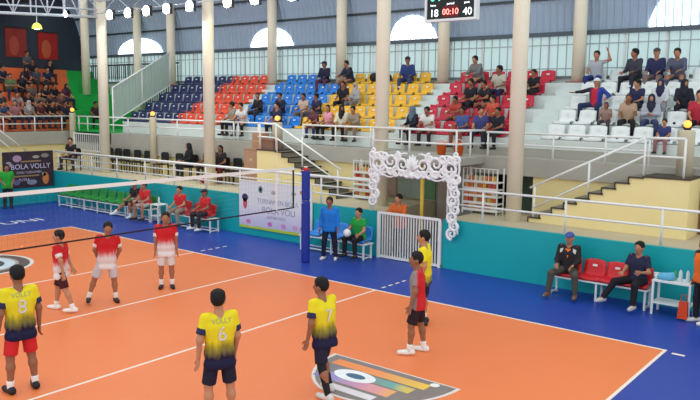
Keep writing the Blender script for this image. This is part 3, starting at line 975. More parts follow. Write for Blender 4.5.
def person_meshes(P, h=0.022, sleeve=0.6, legs='long', hair='short', socks=False, hem=0.10, mm=None):
    """meshes of one pose: body, shirt, trousers, hair, shoes"""
    J, T = P.J, P.T
    b = P.build
    body = torso_prims(P, -0.006)
    body += [cone(T(0, 0.005, 0.43), T(0, -0.012, 0.56), 0.064, 0.055)]
    R = P.HR
    body += [ell(P.H(0, 0.01, 0.02), (0.082, 0.10, 0.112), R), cone(P.H(0, -0.035, -0.03), P.H(0, -0.05, -0.075), 0.058, 0.040),
             cone(P.H(0, -0.085, 0.015), P.H(0, -0.108, -0.018), 0.010, 0.016)]
    for sd in (1, -1):
        body += [ell(P.H(0.08 * sd, 0.012, -0.005), (0.014, 0.022, 0.034), R)]
        body += [cone(J['sho', sd], J['elb', sd], 0.052, 0.040), cone(J['elb', sd], J['wri', sd], 0.041, 0.027)]
        body += [cone(J['hip', sd], J['knee', sd], 0.083, 0.054)]
        calf = J['knee', sd] * 0.68 + J['ankle', sd] * 0.32
        back = nrm(np.cross(J['ankle', sd] - J['knee', sd], V3(1, 0, 0)))
        if back[1] < 0:
            back = -back
        body += [cone(J['knee', sd], calf + back * 0.012, 0.05, 0.055), cone(calf + back * 0.012, J['ankle', sd], 0.055, 0.034),
                 cone(J['heel', sd], J['toe', sd], 0.034, 0.030), cone(J['ankle', sd], J['heel', sd], 0.034, 0.034)]
    out = {}
    out['body'] = sdf_build('body', body, h, 0.035)
    g = 0.014
    sh = torso_prims(P, g, hem)
    for sd in (1, -1):
        s0, e0, w0 = J['sho', sd], J['elb', sd], J['wri', sd]
        if sleeve <= 1:
            sh.append(cone(s0, s0 + (e0 - s0) * sleeve, 0.066, 0.064, True))
        else:
            sh += [cone(s0, e0, 0.068, 0.056), cone(e0, e0 + (w0 - e0) * (sleeve - 1), 0.056, 0.043, True)]
    out['shirt'] = sdf_build('shirt', sh, h, 0.03, cuts=[(-P.up, T(0, 0, -hem - 0.05)), (nrm(P.up + P.fwd * 0.45), T(0, -0.02, 0.505))])
    tr = [cone(T(-0.075 * b, 0, 0.01), T(0.075 * b, 0, 0.01), 0.114 * b, 0.114 * b)]
    for sd in (1, -1):
        hp, kn, an = J['hip', sd], J['knee', sd], J['ankle', sd]
        if legs == 'shorts':
            tr.append(cone(hp, hp + (kn - hp) * 0.93, 0.092, 0.090, True))
        else:
            tr += [cone(hp, kn, 0.10, 0.073), cone(kn, an, 0.073, 0.056, True)]
    out['trousers'] = sdf_build('trousers', tr, h, 0.03, cuts=[(P.up, T(0, 0, 0.07))])
    hh = min(h, 0.018)
    if hair == 'short':
        out['hair'] = sdf_build('hair', [ell(P.H(0, 0.018, 0.035), (0.094, 0.113, 0.116), R)] + [cone(P.H(0.045 * math.cos(q * 1.3), 0.02 + 0.05 * math.sin(q * 1.3), 0.085), P.H(0.05 * math.cos(q * 1.3 + 0.5), 0.02 + 0.055 * math.sin(q * 1.3 + 0.5), 0.105), 0.05, 0.03) for q in range(5)], hh, 0.012,
                                cuts=[(nrm(R @ V3(0, -0.90, -0.44)), P.H(0, -0.064, 0.066)), (R @ V3(0, 0, -1.0), P.H(0, 0, -0.085))])
    elif hair == 'long':
        out['hair'] = sdf_build('hair', [ell(P.H(0, 0.02, 0.03), (0.092, 0.11, 0.112), R), cone(P.H(0, 0.06, 0), P.H(0, 0.085, -0.2), 0.085, 0.07)], hh, 0.03,
                                cuts=[(nrm(R @ V3(0, -0.85, -0.5)), P.H(0, -0.055, 0.05))])
    elif hair == 'scarf':
        out['hair'] = sdf_build('headscarf', [ell(P.H(0, 0.01, 0.02), (0.098, 0.118, 0.125), R), cone(P.H(0, 0.02, -0.06), T(0, 0, 0.42), 0.095, 0.15), cone(P.H(0, -0.03, -0.1), T(0, -0.09, 0.33), 0.07, 0.07)], hh, 0.05,
                                holes=[(P.H(0, -0.12, 0.0), (0.062, 0.07, 0.085))])
    elif hair == 'cap':
        out['hair'] = sdf_build('hair', [ell(P.H(0, 0.018, 0.01), (0.085, 0.104, 0.10), R)], hh, 0.01, cuts=[(nrm(R @ V3(0, -0.85, -0.35)), P.H(0, -0.03, 0.03))])
        out['cap'] = sdf_build('cap', [ell(P.H(0, 0.008, 0.05), (0.096, 0.112, 0.09), R), cone(P.H(0, -0.09, 0.045), P.H(0, -0.155, 0.035), 0.05, 0.035)], hh, 0.012,
                               cuts=[(R @ V3(0, 0, -1.0), P.H(0, 0, 0.035)), (R @ V3(0, -0.45, 1.0), P.H(0, -0.1, 0.072))] if False else [(R @ V3(0, 0, -1.0), P.H(0, 0, 0.035))])
    elif hair == 'hood':
        out['hair'] = sdf_build('hood', [ell(P.H(0, 0.02, 0.02), (0.102, 0.12, 0.125), R), cone(P.H(0, 0.06, -0.06), T(0, 0.03, 0.44), 0.09, 0.12)], hh, 0.04,
                                holes=[(P.H(0, -0.12, 0.0), (0.068, 0.08, 0.095))])
    for sd in (1, -1):
        hl, to, an = J['heel', sd], J['toe', sd], J['ankle', sd]
        mid = hl * 0.45 + to * 0.55
        out['shoe', sd] = sdf_build('shoe', [cone(hl + V3(0, 0, 0.005), mid + V3(0, 0, 0.002), 0.047, 0.046), cone(mid, to, 0.046, 0.04), cone(hl + V3(0, 0, 0.01), hl * 0.5 + an * 0.5 + V3(0, 0, 0.01), 0.046, 0.045)],
                                    min(h, 0.016), 0.02, cuts=[(V3(0, 0, -1), V3(0, 0, min(hl[2], to[2]) - 0.035))])
        if socks:
            kn = J['knee', sd]
            out['sock', sd] = sdf_build('sock', ([cone(kn, kn + (J['hip', sd] - kn) * 0.5, 0.064, 0.088, True)] if socks is not True and socks > 0.9 else []) + [cone(an, an + (kn - an) * (0.24 if socks is True else socks), 0.044, 0.052 if socks is True or socks < 0.5 else 0.066, True)], min(h, 0.014), 0.01)
    return out

SKINS = [(176, 122, 92), (162, 110, 82), (186, 134, 102), (148, 100, 74)]
def eye_mesh():
    return sdf_build('eye', [ell((0, 0, 0), (0.014, 0.007, 0.008))], 0.004, 0.004)
EYE = eye_mesh()
MOUTH = sdf_build('mouth', [ell((0, 0, 0), (0.024, 0.007, 0.007))], 0.004, 0.004)

def person(P, meshes, loc, rz, label, shirt, trousers=(38, 40, 48), hair=(24, 20, 20), shoes=(40, 40, 44), skin=None, group=None, face=False, shirt_mat=None, sock=(236, 236, 232), cap=None, tr_mat=None, sock_mat=None, name='person'):
    skin = skin or random.choice(SKINS)
    t = thing(name, label, 'person', loc, rz, group)
    t.scale = (P.sc,) * 3
    sm = mat(skin, 0.55, 0.06, 12)
    def put(nm, me, m):
        o = link(nm, me, t)
        if not len(me.materials):
            me.materials.append(m)
        o.material_slots[0].link = 'OBJECT'
        o.material_slots[0].material = m
        return o
    put('body', meshes['body'], sm)
    put('shirt', meshes['shirt'], shirt_mat or mat(shirt, 0.8, 0.10, 14, bump=0.15))
    put('trousers', meshes['trousers'], tr_mat or mat(trousers, 0.8, 0.12, 14, bump=0.15))
    if 'hair' in meshes:
        put('headscarf' if meshes['hair'].name.startswith('headscarf') else ('hood' if meshes['hair'].name.startswith('hood') else 'hair'), meshes['hair'], mat(hair, 0.7, 0.2, 30))
    if 'cap' in meshes:
        put('cap', meshes['cap'], mat(cap or (50, 70, 150), 0.7))
    for sd in (1, -1):
        put('shoe', meshes['shoe', sd], mat(shoes, 0.5, 0.1, 20))
        if ('sock', sd) in meshes:
            put('sock', meshes['sock', sd], mat(sock, 0.8))
        hd = put('hand', HAND[sd], sm)
        hd.matrix_local = Matrix.Translation(Vector(P.J['wri', sd])) @ Matrix(rot_to(P.fa[0 if sd == 1 else 1]).tolist()).to_4x4()
    if face:
        HM = Matrix(P.HR.tolist()).to_4x4()
        for sd in (1, -1):
            ey = put('eye', EYE, mat((30, 24, 22), 0.3))
            ey.matrix_local = Matrix.Translation(Vector(P.H(0.031 * sd, -0.082, 0.012))) @ HM
        mo = put('mouth', MOUTH, mat((130, 66, 58), 0.5))
        mo.matrix_local = Matrix.Translation(Vector(P.H(0, -0.082, -0.062))) @ HM
    return t

def facing(dx, dy):
    return math.atan2(dx, -dy)

from mathutils.bvhtree import BVHTree
def number_on(t, meshes, P, s, size, x, z, m, back=True):
    """lettering laid on the shirt surface"""
    me = text_mesh(s, size, m)
    sh = meshes['shirt']
    bv = BVHTree.FromPolygons([v.co for v in sh.vertices], [p.vertices for p in sh.polygons])
    c = P.hip + P.up * z + P.lf * x
    for v in me.vertices:
        u, w = v.co.x, v.co.y
        q = c + P.lf * (-u if back else u) + P.up * w
        dirv = P.fwd if back else -P.fwd
        o = Vector(q) - Vector(dirv) * 0.4
        hit = bv.ray_cast(o, Vector(dirv))
        if hit[0] is not None:
            v.co = hit[0] - Vector(dirv) * 0.007
        else:
            v.co = Vector(q) - Vector(dirv) * 0.1
    o = link('shirt_number', me, [c for c in t.children if c.name.startswith('shirt')][0])
    return o
#=== THINGS
# ------------------------------------------------------------------ net and post
NETW = mat((236, 236, 232), 0.6)
NETD = mat((44, 36, 40), 0.7)
post = thing('net_post', 'blue padded volleyball net post with red cap', 'post', (9, 1.05, 0))
PADB = mat((34, 54, 150), 0.55, 0.08, 6)
MB().lathe([(0.105, 0), (0.11, 0.04), (0.11, 1.5), (0.105, 1.56)], 18).build('lower_padding', PADB, post, True)
MB().lathe([(0.10, 1.58), (0.105, 1.62), (0.105, 2.27), (0.10, 2.31)], 18).build('upper_padding', PADB, post, True)
MB().lathe([(0.05, 0), (0.05, 2.42)], 12).build('pole', WHITE, post, True)
MB().lathe([(0.075, 2.31), (0.075, 2.36), (0.05, 2.40)], 14).build('cap', mat((196, 52, 48), 0.5), post, True)
bx(-0.115, -0.06, -0.09, 0.03, 1.72, 1.80).build('winch', mat((206, 120, 70), 0.5), post)
net = thing('volleyball_net', 'volleyball net with white top tape hanging across the court', 'net', (9, 0.62, 1.43))
def nb(y0, y1, z0, z1, t, m, nm):
    bx(-t, t, y0, y1, z0, z1).build(nm, m, net)
nb(-10.2, 0, 0.93, 1.0, 0.008, NETW, 'top_tape')
nb(-10.2, 0, -0.012, 0.018, 0.006, NETD, 'bottom_cord')
nb(-0.05, 0.0, 0.0, 1.0, 0.006, NETD, 'side_band')
nb(-0.63, -0.58, 0.0, 0.93, 0.007, NETW, 'side_tape')
mb = MB()
for k in range(1, 101):
    y = -0.1 * k - 0.02
    mb.box(-0.0008, 0.0008, y - 0.0006, y + 0.0006, 0.0, 0.94)
for k in range(1, 10):
    mb.box(-0.0008, 0.0008, -10.2, 0, 0.1 * k - 0.0008, 0.1 * k + 0.0008)
o = mb.build('mesh_cords', mat((120, 112, 110), 0.7), net)
o['kind'] = 'stuff'
mb = MB(); mb.tube([(0, 0, 0.97), (0, 0.38, 0.88)], 0.008, 6); mb.tube([(0, 0, 0.03), (0, 0.33, 0.1)], 0.006, 6)
mb.build('tension_rope', NETW, net)
mb = MB(); mb.tube([(0.01, -0.6, -0.02), (0.01, -0.6, 1.75)], 0.008, 8)
mb.build('antenna', mat((232, 220, 210), 0.5), net)

# ------------------------------------------------------------------ bucket seats
def seat_mesh(w, name):
    prof_ = [(-0.20, 0.02), (-0.21, 0.055), (-0.15, 0.065), (-0.05, 0.055), (0.08, 0.05), (0.15, 0.07), (0.19, 0.15), (0.215, 0.26), (0.235, 0.36), (0.245, 0.39)]
    nu = 7
    vs = []
    for side in (0, 1):
        for j, (y, z) in enumerate(prof_):
            for i in range(nu):
                u = -1 + 2 * i / (nu - 1)
                lift = 0.035 * u * u * (1 if 1 < j < 9 else 0.3)
                back = j >= 6
                wd = w * (1.0 if j < 6 else 1.0 - 0.10 * (j - 5) / 4)
                yy, zz = (y - (lift if back else 0), z + (0 if back else lift))
                if j == 9:
                    zz -= 0.035 * abs(u) ** 3
                off = 0.02 if side else 0
                vs.append((u * wd / 2, yy + (off if back else 0), zz - (0 if back else off)))
    n = len(prof_) * nu
    fs = []
    for j in range(len(prof_) - 1):
        for i in range(nu - 1):
            a = j * nu + i
            fs.append((a, a + 1, a + nu + 1, a + nu))
            fs.append((n + a, n + a + nu, n + a + nu + 1, n + a + 1))
    for j in range(len(prof_) - 1):
        for i in (0, nu - 1):
            a = j * nu + i
            q = (a, a + nu, n + a + nu, n + a)
            fs.append(q if i == 0 else q[::-1])
    for i in range(nu - 1):
        fs.append((i, n + i, n + i + 1, i + 1))
        a = (len(prof_) - 1) * nu + i
        fs.append((a, a + 1, n + a + 1, n + a))
    return MB().add(vs, fs).mesh(name, WHITE, True)
SEAT = seat_mesh(0.47, 'seat_shell')
PLATE = bx(-0.05, 0.05, -0.004, 0.004, -0.022, 0.022).mesh('number_plate', WHITE)
SEATFOOT = MB().box(-0.15, 0.15, -0.12, 0.10, 0.0, 0.045).mesh('seat_mount', mat((150, 152, 150), 0.6))
def bucket(loc, rgb, label, group, plate=True, rz=0.0):
    t = thing('stadium_chair', label, 'chair', loc, rz, group)
    o = link('seat_shell', SEAT, t)
    o.material_slots[0].link = 'OBJECT'
    o.material_slots[0].material = mat(rgb, 0.4, 0.06, 4, spec=0.4)
    link('seat_mount', SEATFOOT, t)
    if plate:
        p = link('number_plate', PLATE, o, (0, 0.175, 0.27))
        p.rotation_euler = (math.radians(-10), 0, 0)
    return t
BLOCKS = [('navy blue', (36, 46, 92), -4.72, 6), ('orange', (226, 78, 46), -1.70, 5), ('bright blue', (22, 124, 214), 1.45, 6), ('yellow', (236, 182, 40), 4.80, 7), ('red', (200, 26, 58), 9.15, 6), ('white', (228, 234, 232), 13.42, 11)]
ROWW = ['bottom row', 'second row', 'middle row', 'fourth row', 'top row']
for cname, rgb, x0, n in BLOCKS:
    for i in range(5):
        for k in range(n):
            x = x0 + 0.55 * k
            if any(abs(x - c) < 0.36 for c in BACKC) and i == 4:
                continue
            bucket((x, rowY(i) + 0.22, rowZ(i)), rgb, '%s bucket seat, %s, %s from the left of its colour' % (cname, ROWW[i], ORD[k]), '%s bucket seats in the main stand' % cname)

# ------------------------------------------------------------------ courtside benches
def bench(x0, x1, y, label, rz=0.0, zt=0.42, braced=True):
    t = thing('bench_frame', label, 'bench', (x0, y, 0), rz, 'white courtside benches')
    Lx = x1 - x0
    bx(0, Lx, -0.20, 0.20, zt - 0.035, zt).build('bench_top', WHITE, t)
    n = max(2, round(Lx / 0.9) + 1)
    for k in range(n):
        x = 0.05 + (Lx - 0.1) * k / (n - 1)
        for yy in (-0.16, 0.16):
            bx(x - 0.02, x + 0.02, yy - 0.02, yy + 0.02, 0, zt - 0.035).build('leg', WHITE, t)
        bx(x - 0.015, x + 0.015, -0.14, 0.14, 0.03, 0.06).build('stretcher', WHITE, t)
    for yy in (-0.16, 0.16) if braced else ():
        bx(0.05, Lx - 0.05, yy - 0.015, yy + 0.015, 0.06, 0.09).build('foot_rail', WHITE, t)
    return t
BY = 2.36
bench(-4.55, -0.25, BY, 'long white bench carrying the green seats at the far left')
for k in range(8):
    bucket((-4.25 + 0.53 * k, BY, 0.42), (24, 128, 52), 'green bucket seat on the long white bench, %s from the left' % ORD[k], 'green bench seats', False)
bench(-0.2, 1.08, BY, 'white bench under the two red-shirted substitutes beside the green seats')
for k, x in enumerate((0.15, 0.75)):
    bucket((x, BY, 0.42), (24, 128, 52), 'green bucket seat under a substitute, %s of the pair left of the small table' % ORD[k], 'green bench seats', False)
bench(2.1, 4.1, BY, 'white bench under the two red-shirted substitutes near the white banner')
for k, x in enumerate((2.55, 3.15, 3.72)):
    bucket((x, BY, 0.42), (176, 30, 40), 'red bucket seat by the white banner, %s from the left' % ORD[k], 'red bench seats', False)
bench(7.75, 10.0, BY, 'white bench beside the net post and the gate')
for k, (x, c) in enumerate(((8.24, (40, 130, 214)), (8.95, (40, 130, 214)), (9.75, (40, 130, 214)))):
    bucket((x, BY, 0.42), c, 'light blue bucket seat beside the net post, %s from the left' % ORD[k], 'blue bench seats', False)
bench(14.95, 17.0, BY, 'white bench with red seats against the right teal wall', braced=False)
for k, x in enumerate((15.3, 15.81, 16.28, 16.76)):
    bucket((x, BY, 0.42), (204, 30, 40), 'red bucket seat with white print on right bench, %s from the left' % ORD[k], 'red seats on the right bench', True)

def side_table(x, y, w, d, zt, label):
    t = thing('side_table', label, 'table', (x, y, 0))
    bx(-w / 2, w / 2, -d / 2, d / 2, zt - 0.03, zt).build('table_top', WHITE, t)
    bx(-w / 2 + 0.02, w / 2 - 0.02, -d / 2 + 0.02, d / 2 - 0.02, 0.22, 0.25).build('lower_shelf', WHITE, t)
    for sx in (-1, 1):
        for sy in (-1, 1):
            bx(sx * (w / 2 - 0.025) - 0.02, sx * (w / 2 - 0.025) + 0.02, sy * (d / 2 - 0.025) - 0.02, sy * (d / 2 - 0.025) + 0.02, 0, zt - 0.03).build('leg', WHITE, t)
    return t
side_table(17.46, 2.28, 0.72, 0.46, 0.68, 'white two-tier side table at the right bench')
side_table(1.35, 2.35, 0.42, 0.4, 0.62, 'small white side table between the seated red substitutes')
def bottle(x, y, z, h, rgb, label, cap=(60, 110, 200)):
    t = thing('bottle', label, 'bottle', (x, y, z), 0, 'drinking bottles')
    MB().lathe([(0.033, 0), (0.036, 0.02), (0.036, h * 0.65), (0.03, h * 0.75), (0.014, h * 0.88), (0.014, h * 0.95)], 12).build('flask', mat(rgb, 0.2, spec=0.5), t, True)
    MB().lathe([(0.017, h * 0.94), (0.017, h)], 10).build('bottle_cap', mat(cap, 0.5), t, True)
bottle(17.58, 2.2, 0.68, 0.26, (206, 220, 224), 'clear water bottle, left of the pair on the right side table')
bottle(17.70, 2.24, 0.68, 0.26, (206, 220, 224), 'clear water bottle, right of the pair on the right side table')
bottle(1.40, 2.32, 0.62, 0.27, (214, 224, 226), 'clear water bottle on the small table between red substitutes')
bottle(17.44, 2.36, 0.68, 0.2, (60, 160, 90), 'green drinking bottle behind the blue bag', (40, 130, 70))
def lump(name, prims, m, label, cat, loc, h=0.012, k=0.03):
    me = sdf_build(name, prims, h, k)
    me.materials.append(m)
    o = link(name, me, None, loc)
    return tag(o, label, cat)
o = lump('plastic_bag', [ell((0, 0, 0.05), (0.16, 0.11, 0.06)), cone((0.06, 0, 0.07), (0.11, 0.02, 0.10), 0.05, 0.03), cone((-0.1, 0, 0.05), (-0.16, 0, 0.04), 0.04, 0.025)], mat((92, 170, 206), 0.4, 0.15, 20), 'light blue knotted plastic bag on the right side table', 'bag', (17.30, 2.24, 0.67))
o.scale = (1.15, 1.1, 1.3)
t = thing('cup', 'white paper cup at the edge of the right side table', 'cup', (17.14, 2.2, 0.68))
MB().lathe([(0.035, 0), (0.048, 0.11)], 14).build('cup_wall', WHITE, t, True)
MB().lathe([(0.051, 0.105), (0.051, 0.12)], 14).build('cup_rim', WHITE, t, True)
ball = lump('volleyball', [ell((0, 0, 0), (0.105, 0.105, 0.105))], mat((232, 234, 232), 0.5, 0.06, 8), 'white volleyball held on the lap of the green-shirted man', 'ball', (9.6, 1.96, 0.70), 0.018, 0.01)
t = thing('tote_bag', 'red orange tote bag hanging beside the man in the orange vest', 'bag', (17.72, 1.98, 0.0))
MB().prism([(-0.09, 0.04), (0.09, 0.04), (0.07, 0.36), (-0.07, 0.36)], 1, -0.05, 0.05).build('bag_body', mat((216, 70, 36), 0.6, 0.1, 8), t)
mb = MB(); mb.tube([(-0.05, 0, 0.36), (-0.04, 0, 0.5), (0.04, 0, 0.5), (0.05, 0, 0.36)], 0.01, 6); mb.build('handle', mat((190, 60, 30), 0.6), t)

# ------------------------------------------------------------------ gate
gt = thing('entrance_gate', 'white barred double gate closing the court entrance', 'gate', (9.98, 2.76, 0.0))
GW = 1.93
for z in (0.05, 1.19):
    bx(0, GW, -0.025, 0.025, z - 0.03, z + 0.03).build('frame_rail', RAIL, gt)
for x in (0.035, GW - 0.035):
    bx(x - 0.035, x + 0.035, -0.03, 0.03, 0, 1.22).build('frame_post', RAIL, gt)
for k in range(1, 24):
    x = GW * k / 24
    bx(x - 0.013, x + 0.013, -0.012, 0.012, 0.06, 1.18).build('bar', RAIL, gt)
pole = thing('pole', 'yellow pole standing in the entrance passage', 'pole', (10.78, 3.6, 0))
MB().lathe([(0.05, 0), (0.05, 2.44)], 14).build('shaft', mat((222, 184, 70), 0.5), pole, True)
MB().lathe([(0.09, 0), (0.09, 0.02)], 14).build('base', mat((150, 130, 60), 0.5), pole, True)

# ------------------------------------------------------------------ white ornamental arch
ARCH = mat((238, 240, 240), 0.6)
ar = thing('ornamental_arch', 'white carved scrollwork arch over the court entrance', 'arch', (9.72, 2.66, 0.80))
ar.scale = (1.075, 1.0, 1.04)
AY = 0.0
def scroll(name, cx, cz, r, turns, a0, sgn, rr=0.041, tail=None):
    pts = []
    n = int(14 * turns)
    for k in range(n + 1):
        f = k / n
        a = a0 + sgn * 2 * PI * turns * f
        q = r * (1 - 0.82 * f)
        pts.append((cx + q * math.cos(a), AY, cz + q * math.sin(a)))
    if tail:
        p0 = pts[0]
        pre = []
        for k in range(6):
            f = k / 6
            pre.append((tail[0] + (p0[0] - tail[0]) * f, AY, tail[1] + (p0[2] - tail[1]) * f + 0.06 * math.sin(PI * f)))
        pts = pre + pts
    rad = [rr * (1.0 - 0.45 * i / len(pts)) for i in range(len(pts))]
    mb = MB()
    mb.tube(pts, rad, 7)
    return mb.build(name, ARCH, ar, True)
WZ = 1.95 - 0.0
for sgn in (-1, 1):
    mx = 1.28
    for (dx, dz, r, a0, d) in ((0.28, 1.62, 0.19, PI, 1), (0.62, 1.68, 0.21, 0, -1), (0.98, 1.60, 0.20, PI, 1), (0.45, 1.43, 0.12, PI / 2, -1), (0.80, 1.46, 0.13, -PI / 2, 1), (0.14, 1.42, 0.1, 0, -1),
                               (1.15, 1.38, 0.15, PI / 2, 1), (1.16, 1.80, 0.10, -PI / 2, -1), (0.45, 1.80, 0.10, PI / 2, 1), (0.80, 1.80, 0.10, 0, -1), (0.62, 1.45, 0.09, PI, 1), (1.0, 1.78, 0.08, 0, 1), (0.30, 1.40, 0.08, PI, -1), (1.0, 1.36, 0.09, 0, -1)):
        scroll('scroll', mx + sgn * dx, dz, r * 1.08, 1.6, a0 if sgn > 0 else PI - a0, d * sgn)
    low = 0.55 if sgn < 0 else 0.05
    z = 1.24
    k = 0
    while z > low:
        scroll('scroll', mx + sgn * (1.08 + (0.07 if k % 2 else 0.0)), z, 0.14, 1.5, PI / 2 if k % 2 else -PI / 2, 1 if (k % 2) == (sgn > 0) else -1, 0.042)
        z -= 0.19
        k += 1
    scroll('scroll', mx + sgn * 1.14, 1.92, 0.07, 1.2, -PI / 2, -sgn, 0.03)
    mb = MB()
    pts = [(mx + sgn * (0.15 + 0.95 * f), AY, 1.34 + 0.05 * math.sin(f * 9)) for f in [q / 12 for q in range(13)]]
    mb.tube(pts, 0.022, 6)
    mb.tube([(mx + sgn * (0.15 + 1.0 * f), AY, 1.84 + 0.05 * math.sin(f * 9 + 1)) for f in [q / 12 for q in range(13)]], 0.022, 6)
    mb.tube([(mx + sgn * (1.2 + 0.03 * math.sin(f * 14)), AY, 1.8 - (1.75 - low) * f) for f in [q / 16 for q in range(17)]], 0.026, 6)
    mb.build('border', ARCH, ar, True)
# central crest: shell of petals
for k in range(7):
    a = PI * (0.12 + 0.76 * k / 6)
    mb = MB()
    mb.tube([(1.28, AY - 0.01, 1.50), (1.28 + 0.12 * math.cos(a), AY - 0.03, 1.5 + 0.16 * math.sin(a)), (1.28 + 0.2 * math.cos(a), AY - 0.015, 1.5 + 0.37 * math.sin(a))], [0.03, 0.045, 0.02], 7)
    mb.build('crest_petal', ARCH, ar, True)
scroll('scroll', 1.18, 1.38, 0.1, 1.3, 0, 1, 0.03)
scroll('scroll', 1.38, 1.38, 0.1, 1.3, PI, -1, 0.03)
MB().lathe([(0.02, -0.09), (0.07, -0.05), (0.08, 0.0), (0.05, 0.06), (0.01, 0.09)], 12, (1.28, AY - 0.02, 1.38)).build('crest_boss', ARCH, ar, True)

# ------------------------------------------------------------------ banners
def flat_text(par, s, size, loc, m, axis='y', nm='lettering'):
    o = link(nm, text_mesh(s, size, m, 0.001), par, loc)
    o.rotation_euler = (PI / 2, 0, 0) if axis == 'y' else (PI / 2, 0, PI / 2)
    return o
bn = tag(bx(0, 2.95, -0.012, 0.012, 0, 1.42).build('cloth_banner', ramp_mat('white_banner_print', [(0, (180, 200, 60)), (0.045, (180, 200, 60)), (0.06, (196, 190, 216)), (0.3, (214, 210, 228)), (0.5, (226, 228, 232)), (1, (226, 230, 232))], 2, 0, 1.42, 0.02, 3, stretch=(1, 1, 1)), None, False, (4.76, 2.76, 0.22)),
         'white tournament banner hung on the teal wall left of the net post', 'banner')
GT = mat((150, 156, 184), 0.6)
flat_text(bn, 'TURNAMEN BOLA', 0.20, (1.60, -0.016, 0.86), GT)
flat_text(bn, 'BOLA VOLI', 0.27, (1.65, -0.016, 0.60), mat((160, 150, 178), 0.6))
flat_text(bn, 'ANTAR DESA 2024'[:10], 0.13, (1.55, -0.016, 0.40), GT)
def blob(par, x, z, rx, rz, rgb, y=-0.016):
    mb = MB()
    mb.prism([(x + rx * math.cos(a * PI / 8), z + rz * math.sin(a * PI / 8)) for a in range(16)], 1, y, y + 0.006)
    return mb.build('printed_mark', mat(rgb, 0.6, 0.2, 9), par)
blob(bn, 0.26, 0.92, 0.13, 0.11, (54, 54, 96)); blob(bn, 0.26, 0.72, 0.09, 0.15, (196, 92, 116)); blob(bn, 0.26, 0.84, 0.1, 0.06, (214, 180, 120))
blob(bn, 0.92, 1.2, 0.09, 0.11, (120, 152, 152)); blob(bn, 0.92, 1.2, 0.05, 0.06, (206, 214, 206)); blob(bn, 1.45, 1.15, 0.09, 0.06, (170, 178, 172)); blob(bn, 2.25, 1.18, 0.1, 0.05, (170, 176, 178))
for x, c in ((0.4, (206, 130, 170)), (1.3, (190, 120, 190)), (1.85, (200, 140, 196)), (2.3, (206, 160, 200)), (2.6, (200, 120, 150))):
    blob(bn, x, 0.2, 0.10, 0.07, c)
bx(0, 2.95, -0.02, 0.02, 1.40, 1.44).build('hem', WHITE, bn)
b2 = tag(bx(-0.012, 0.012, 0, 2.0, 0, 1.38).build('cloth_banner', mat((62, 48, 56), 0.6, 0.35, 4), None, False, (-5.82, 0.76, 0.63)), 'dark banner reading BOLA VOLLY hung on the far end wall', 'banner')
LV = mat((216, 204, 232), 0.6)
flat_text(b2, 'BOLA VOLLY', 0.27, (0.014, 1.08, 0.80), LV, 'x')
flat_text(b2, 'OPEN TURNAMEN', 0.12, (0.014, 1.0, 0.58), mat((206, 190, 206), 0.6), 'x')
flat_text(b2, 'PUTRA', 0.14, (0.014, 0.8, 0.30), LV, 'x')
def blobx(par, y, z, ry, rz, rgb):
    mb = MB()
    mb.prism([(y + ry * math.cos(a * PI / 8), z + rz * math.sin(a * PI / 8)) for a in range(16)], 0, 0.012, 0.018)
    return mb.build('printed_mark', mat(rgb, 0.6, 0.25, 8), par)
blobx(b2, 0.55, 1.12, 0.17, 0.13, (186, 150, 176)); blobx(b2, 0.22, 0.92, 0.12, 0.1, (176, 160, 170)); blobx(b2, 1.66, 0.32, 0.13, 0.24, (214, 130, 74)); blobx(b2, 1.6, 0.48, 0.08, 0.08, (196, 180, 170)); blobx(b2, 1.3, 1.16, 0.14, 0.06, (176, 168, 150)); blobx(b2, 1.66, 1.2, 0.16, 0.08, (150, 140, 130))
blobx(b2, 1.1, 0.2, 0.2, 0.1, (140, 146, 170)); blobx(b2, 0.5, 0.22, 0.14, 0.1, (110, 104, 150))
for y0, y1, z in ((0.4, 1.4, 0.45), (0.7, 1.5, 1.0)):
    bx(0.012, 0.016, y0, y1, z - 0.025, z + 0.025).build('printed_stripe', mat((170, 136, 96), 0.6), b2)

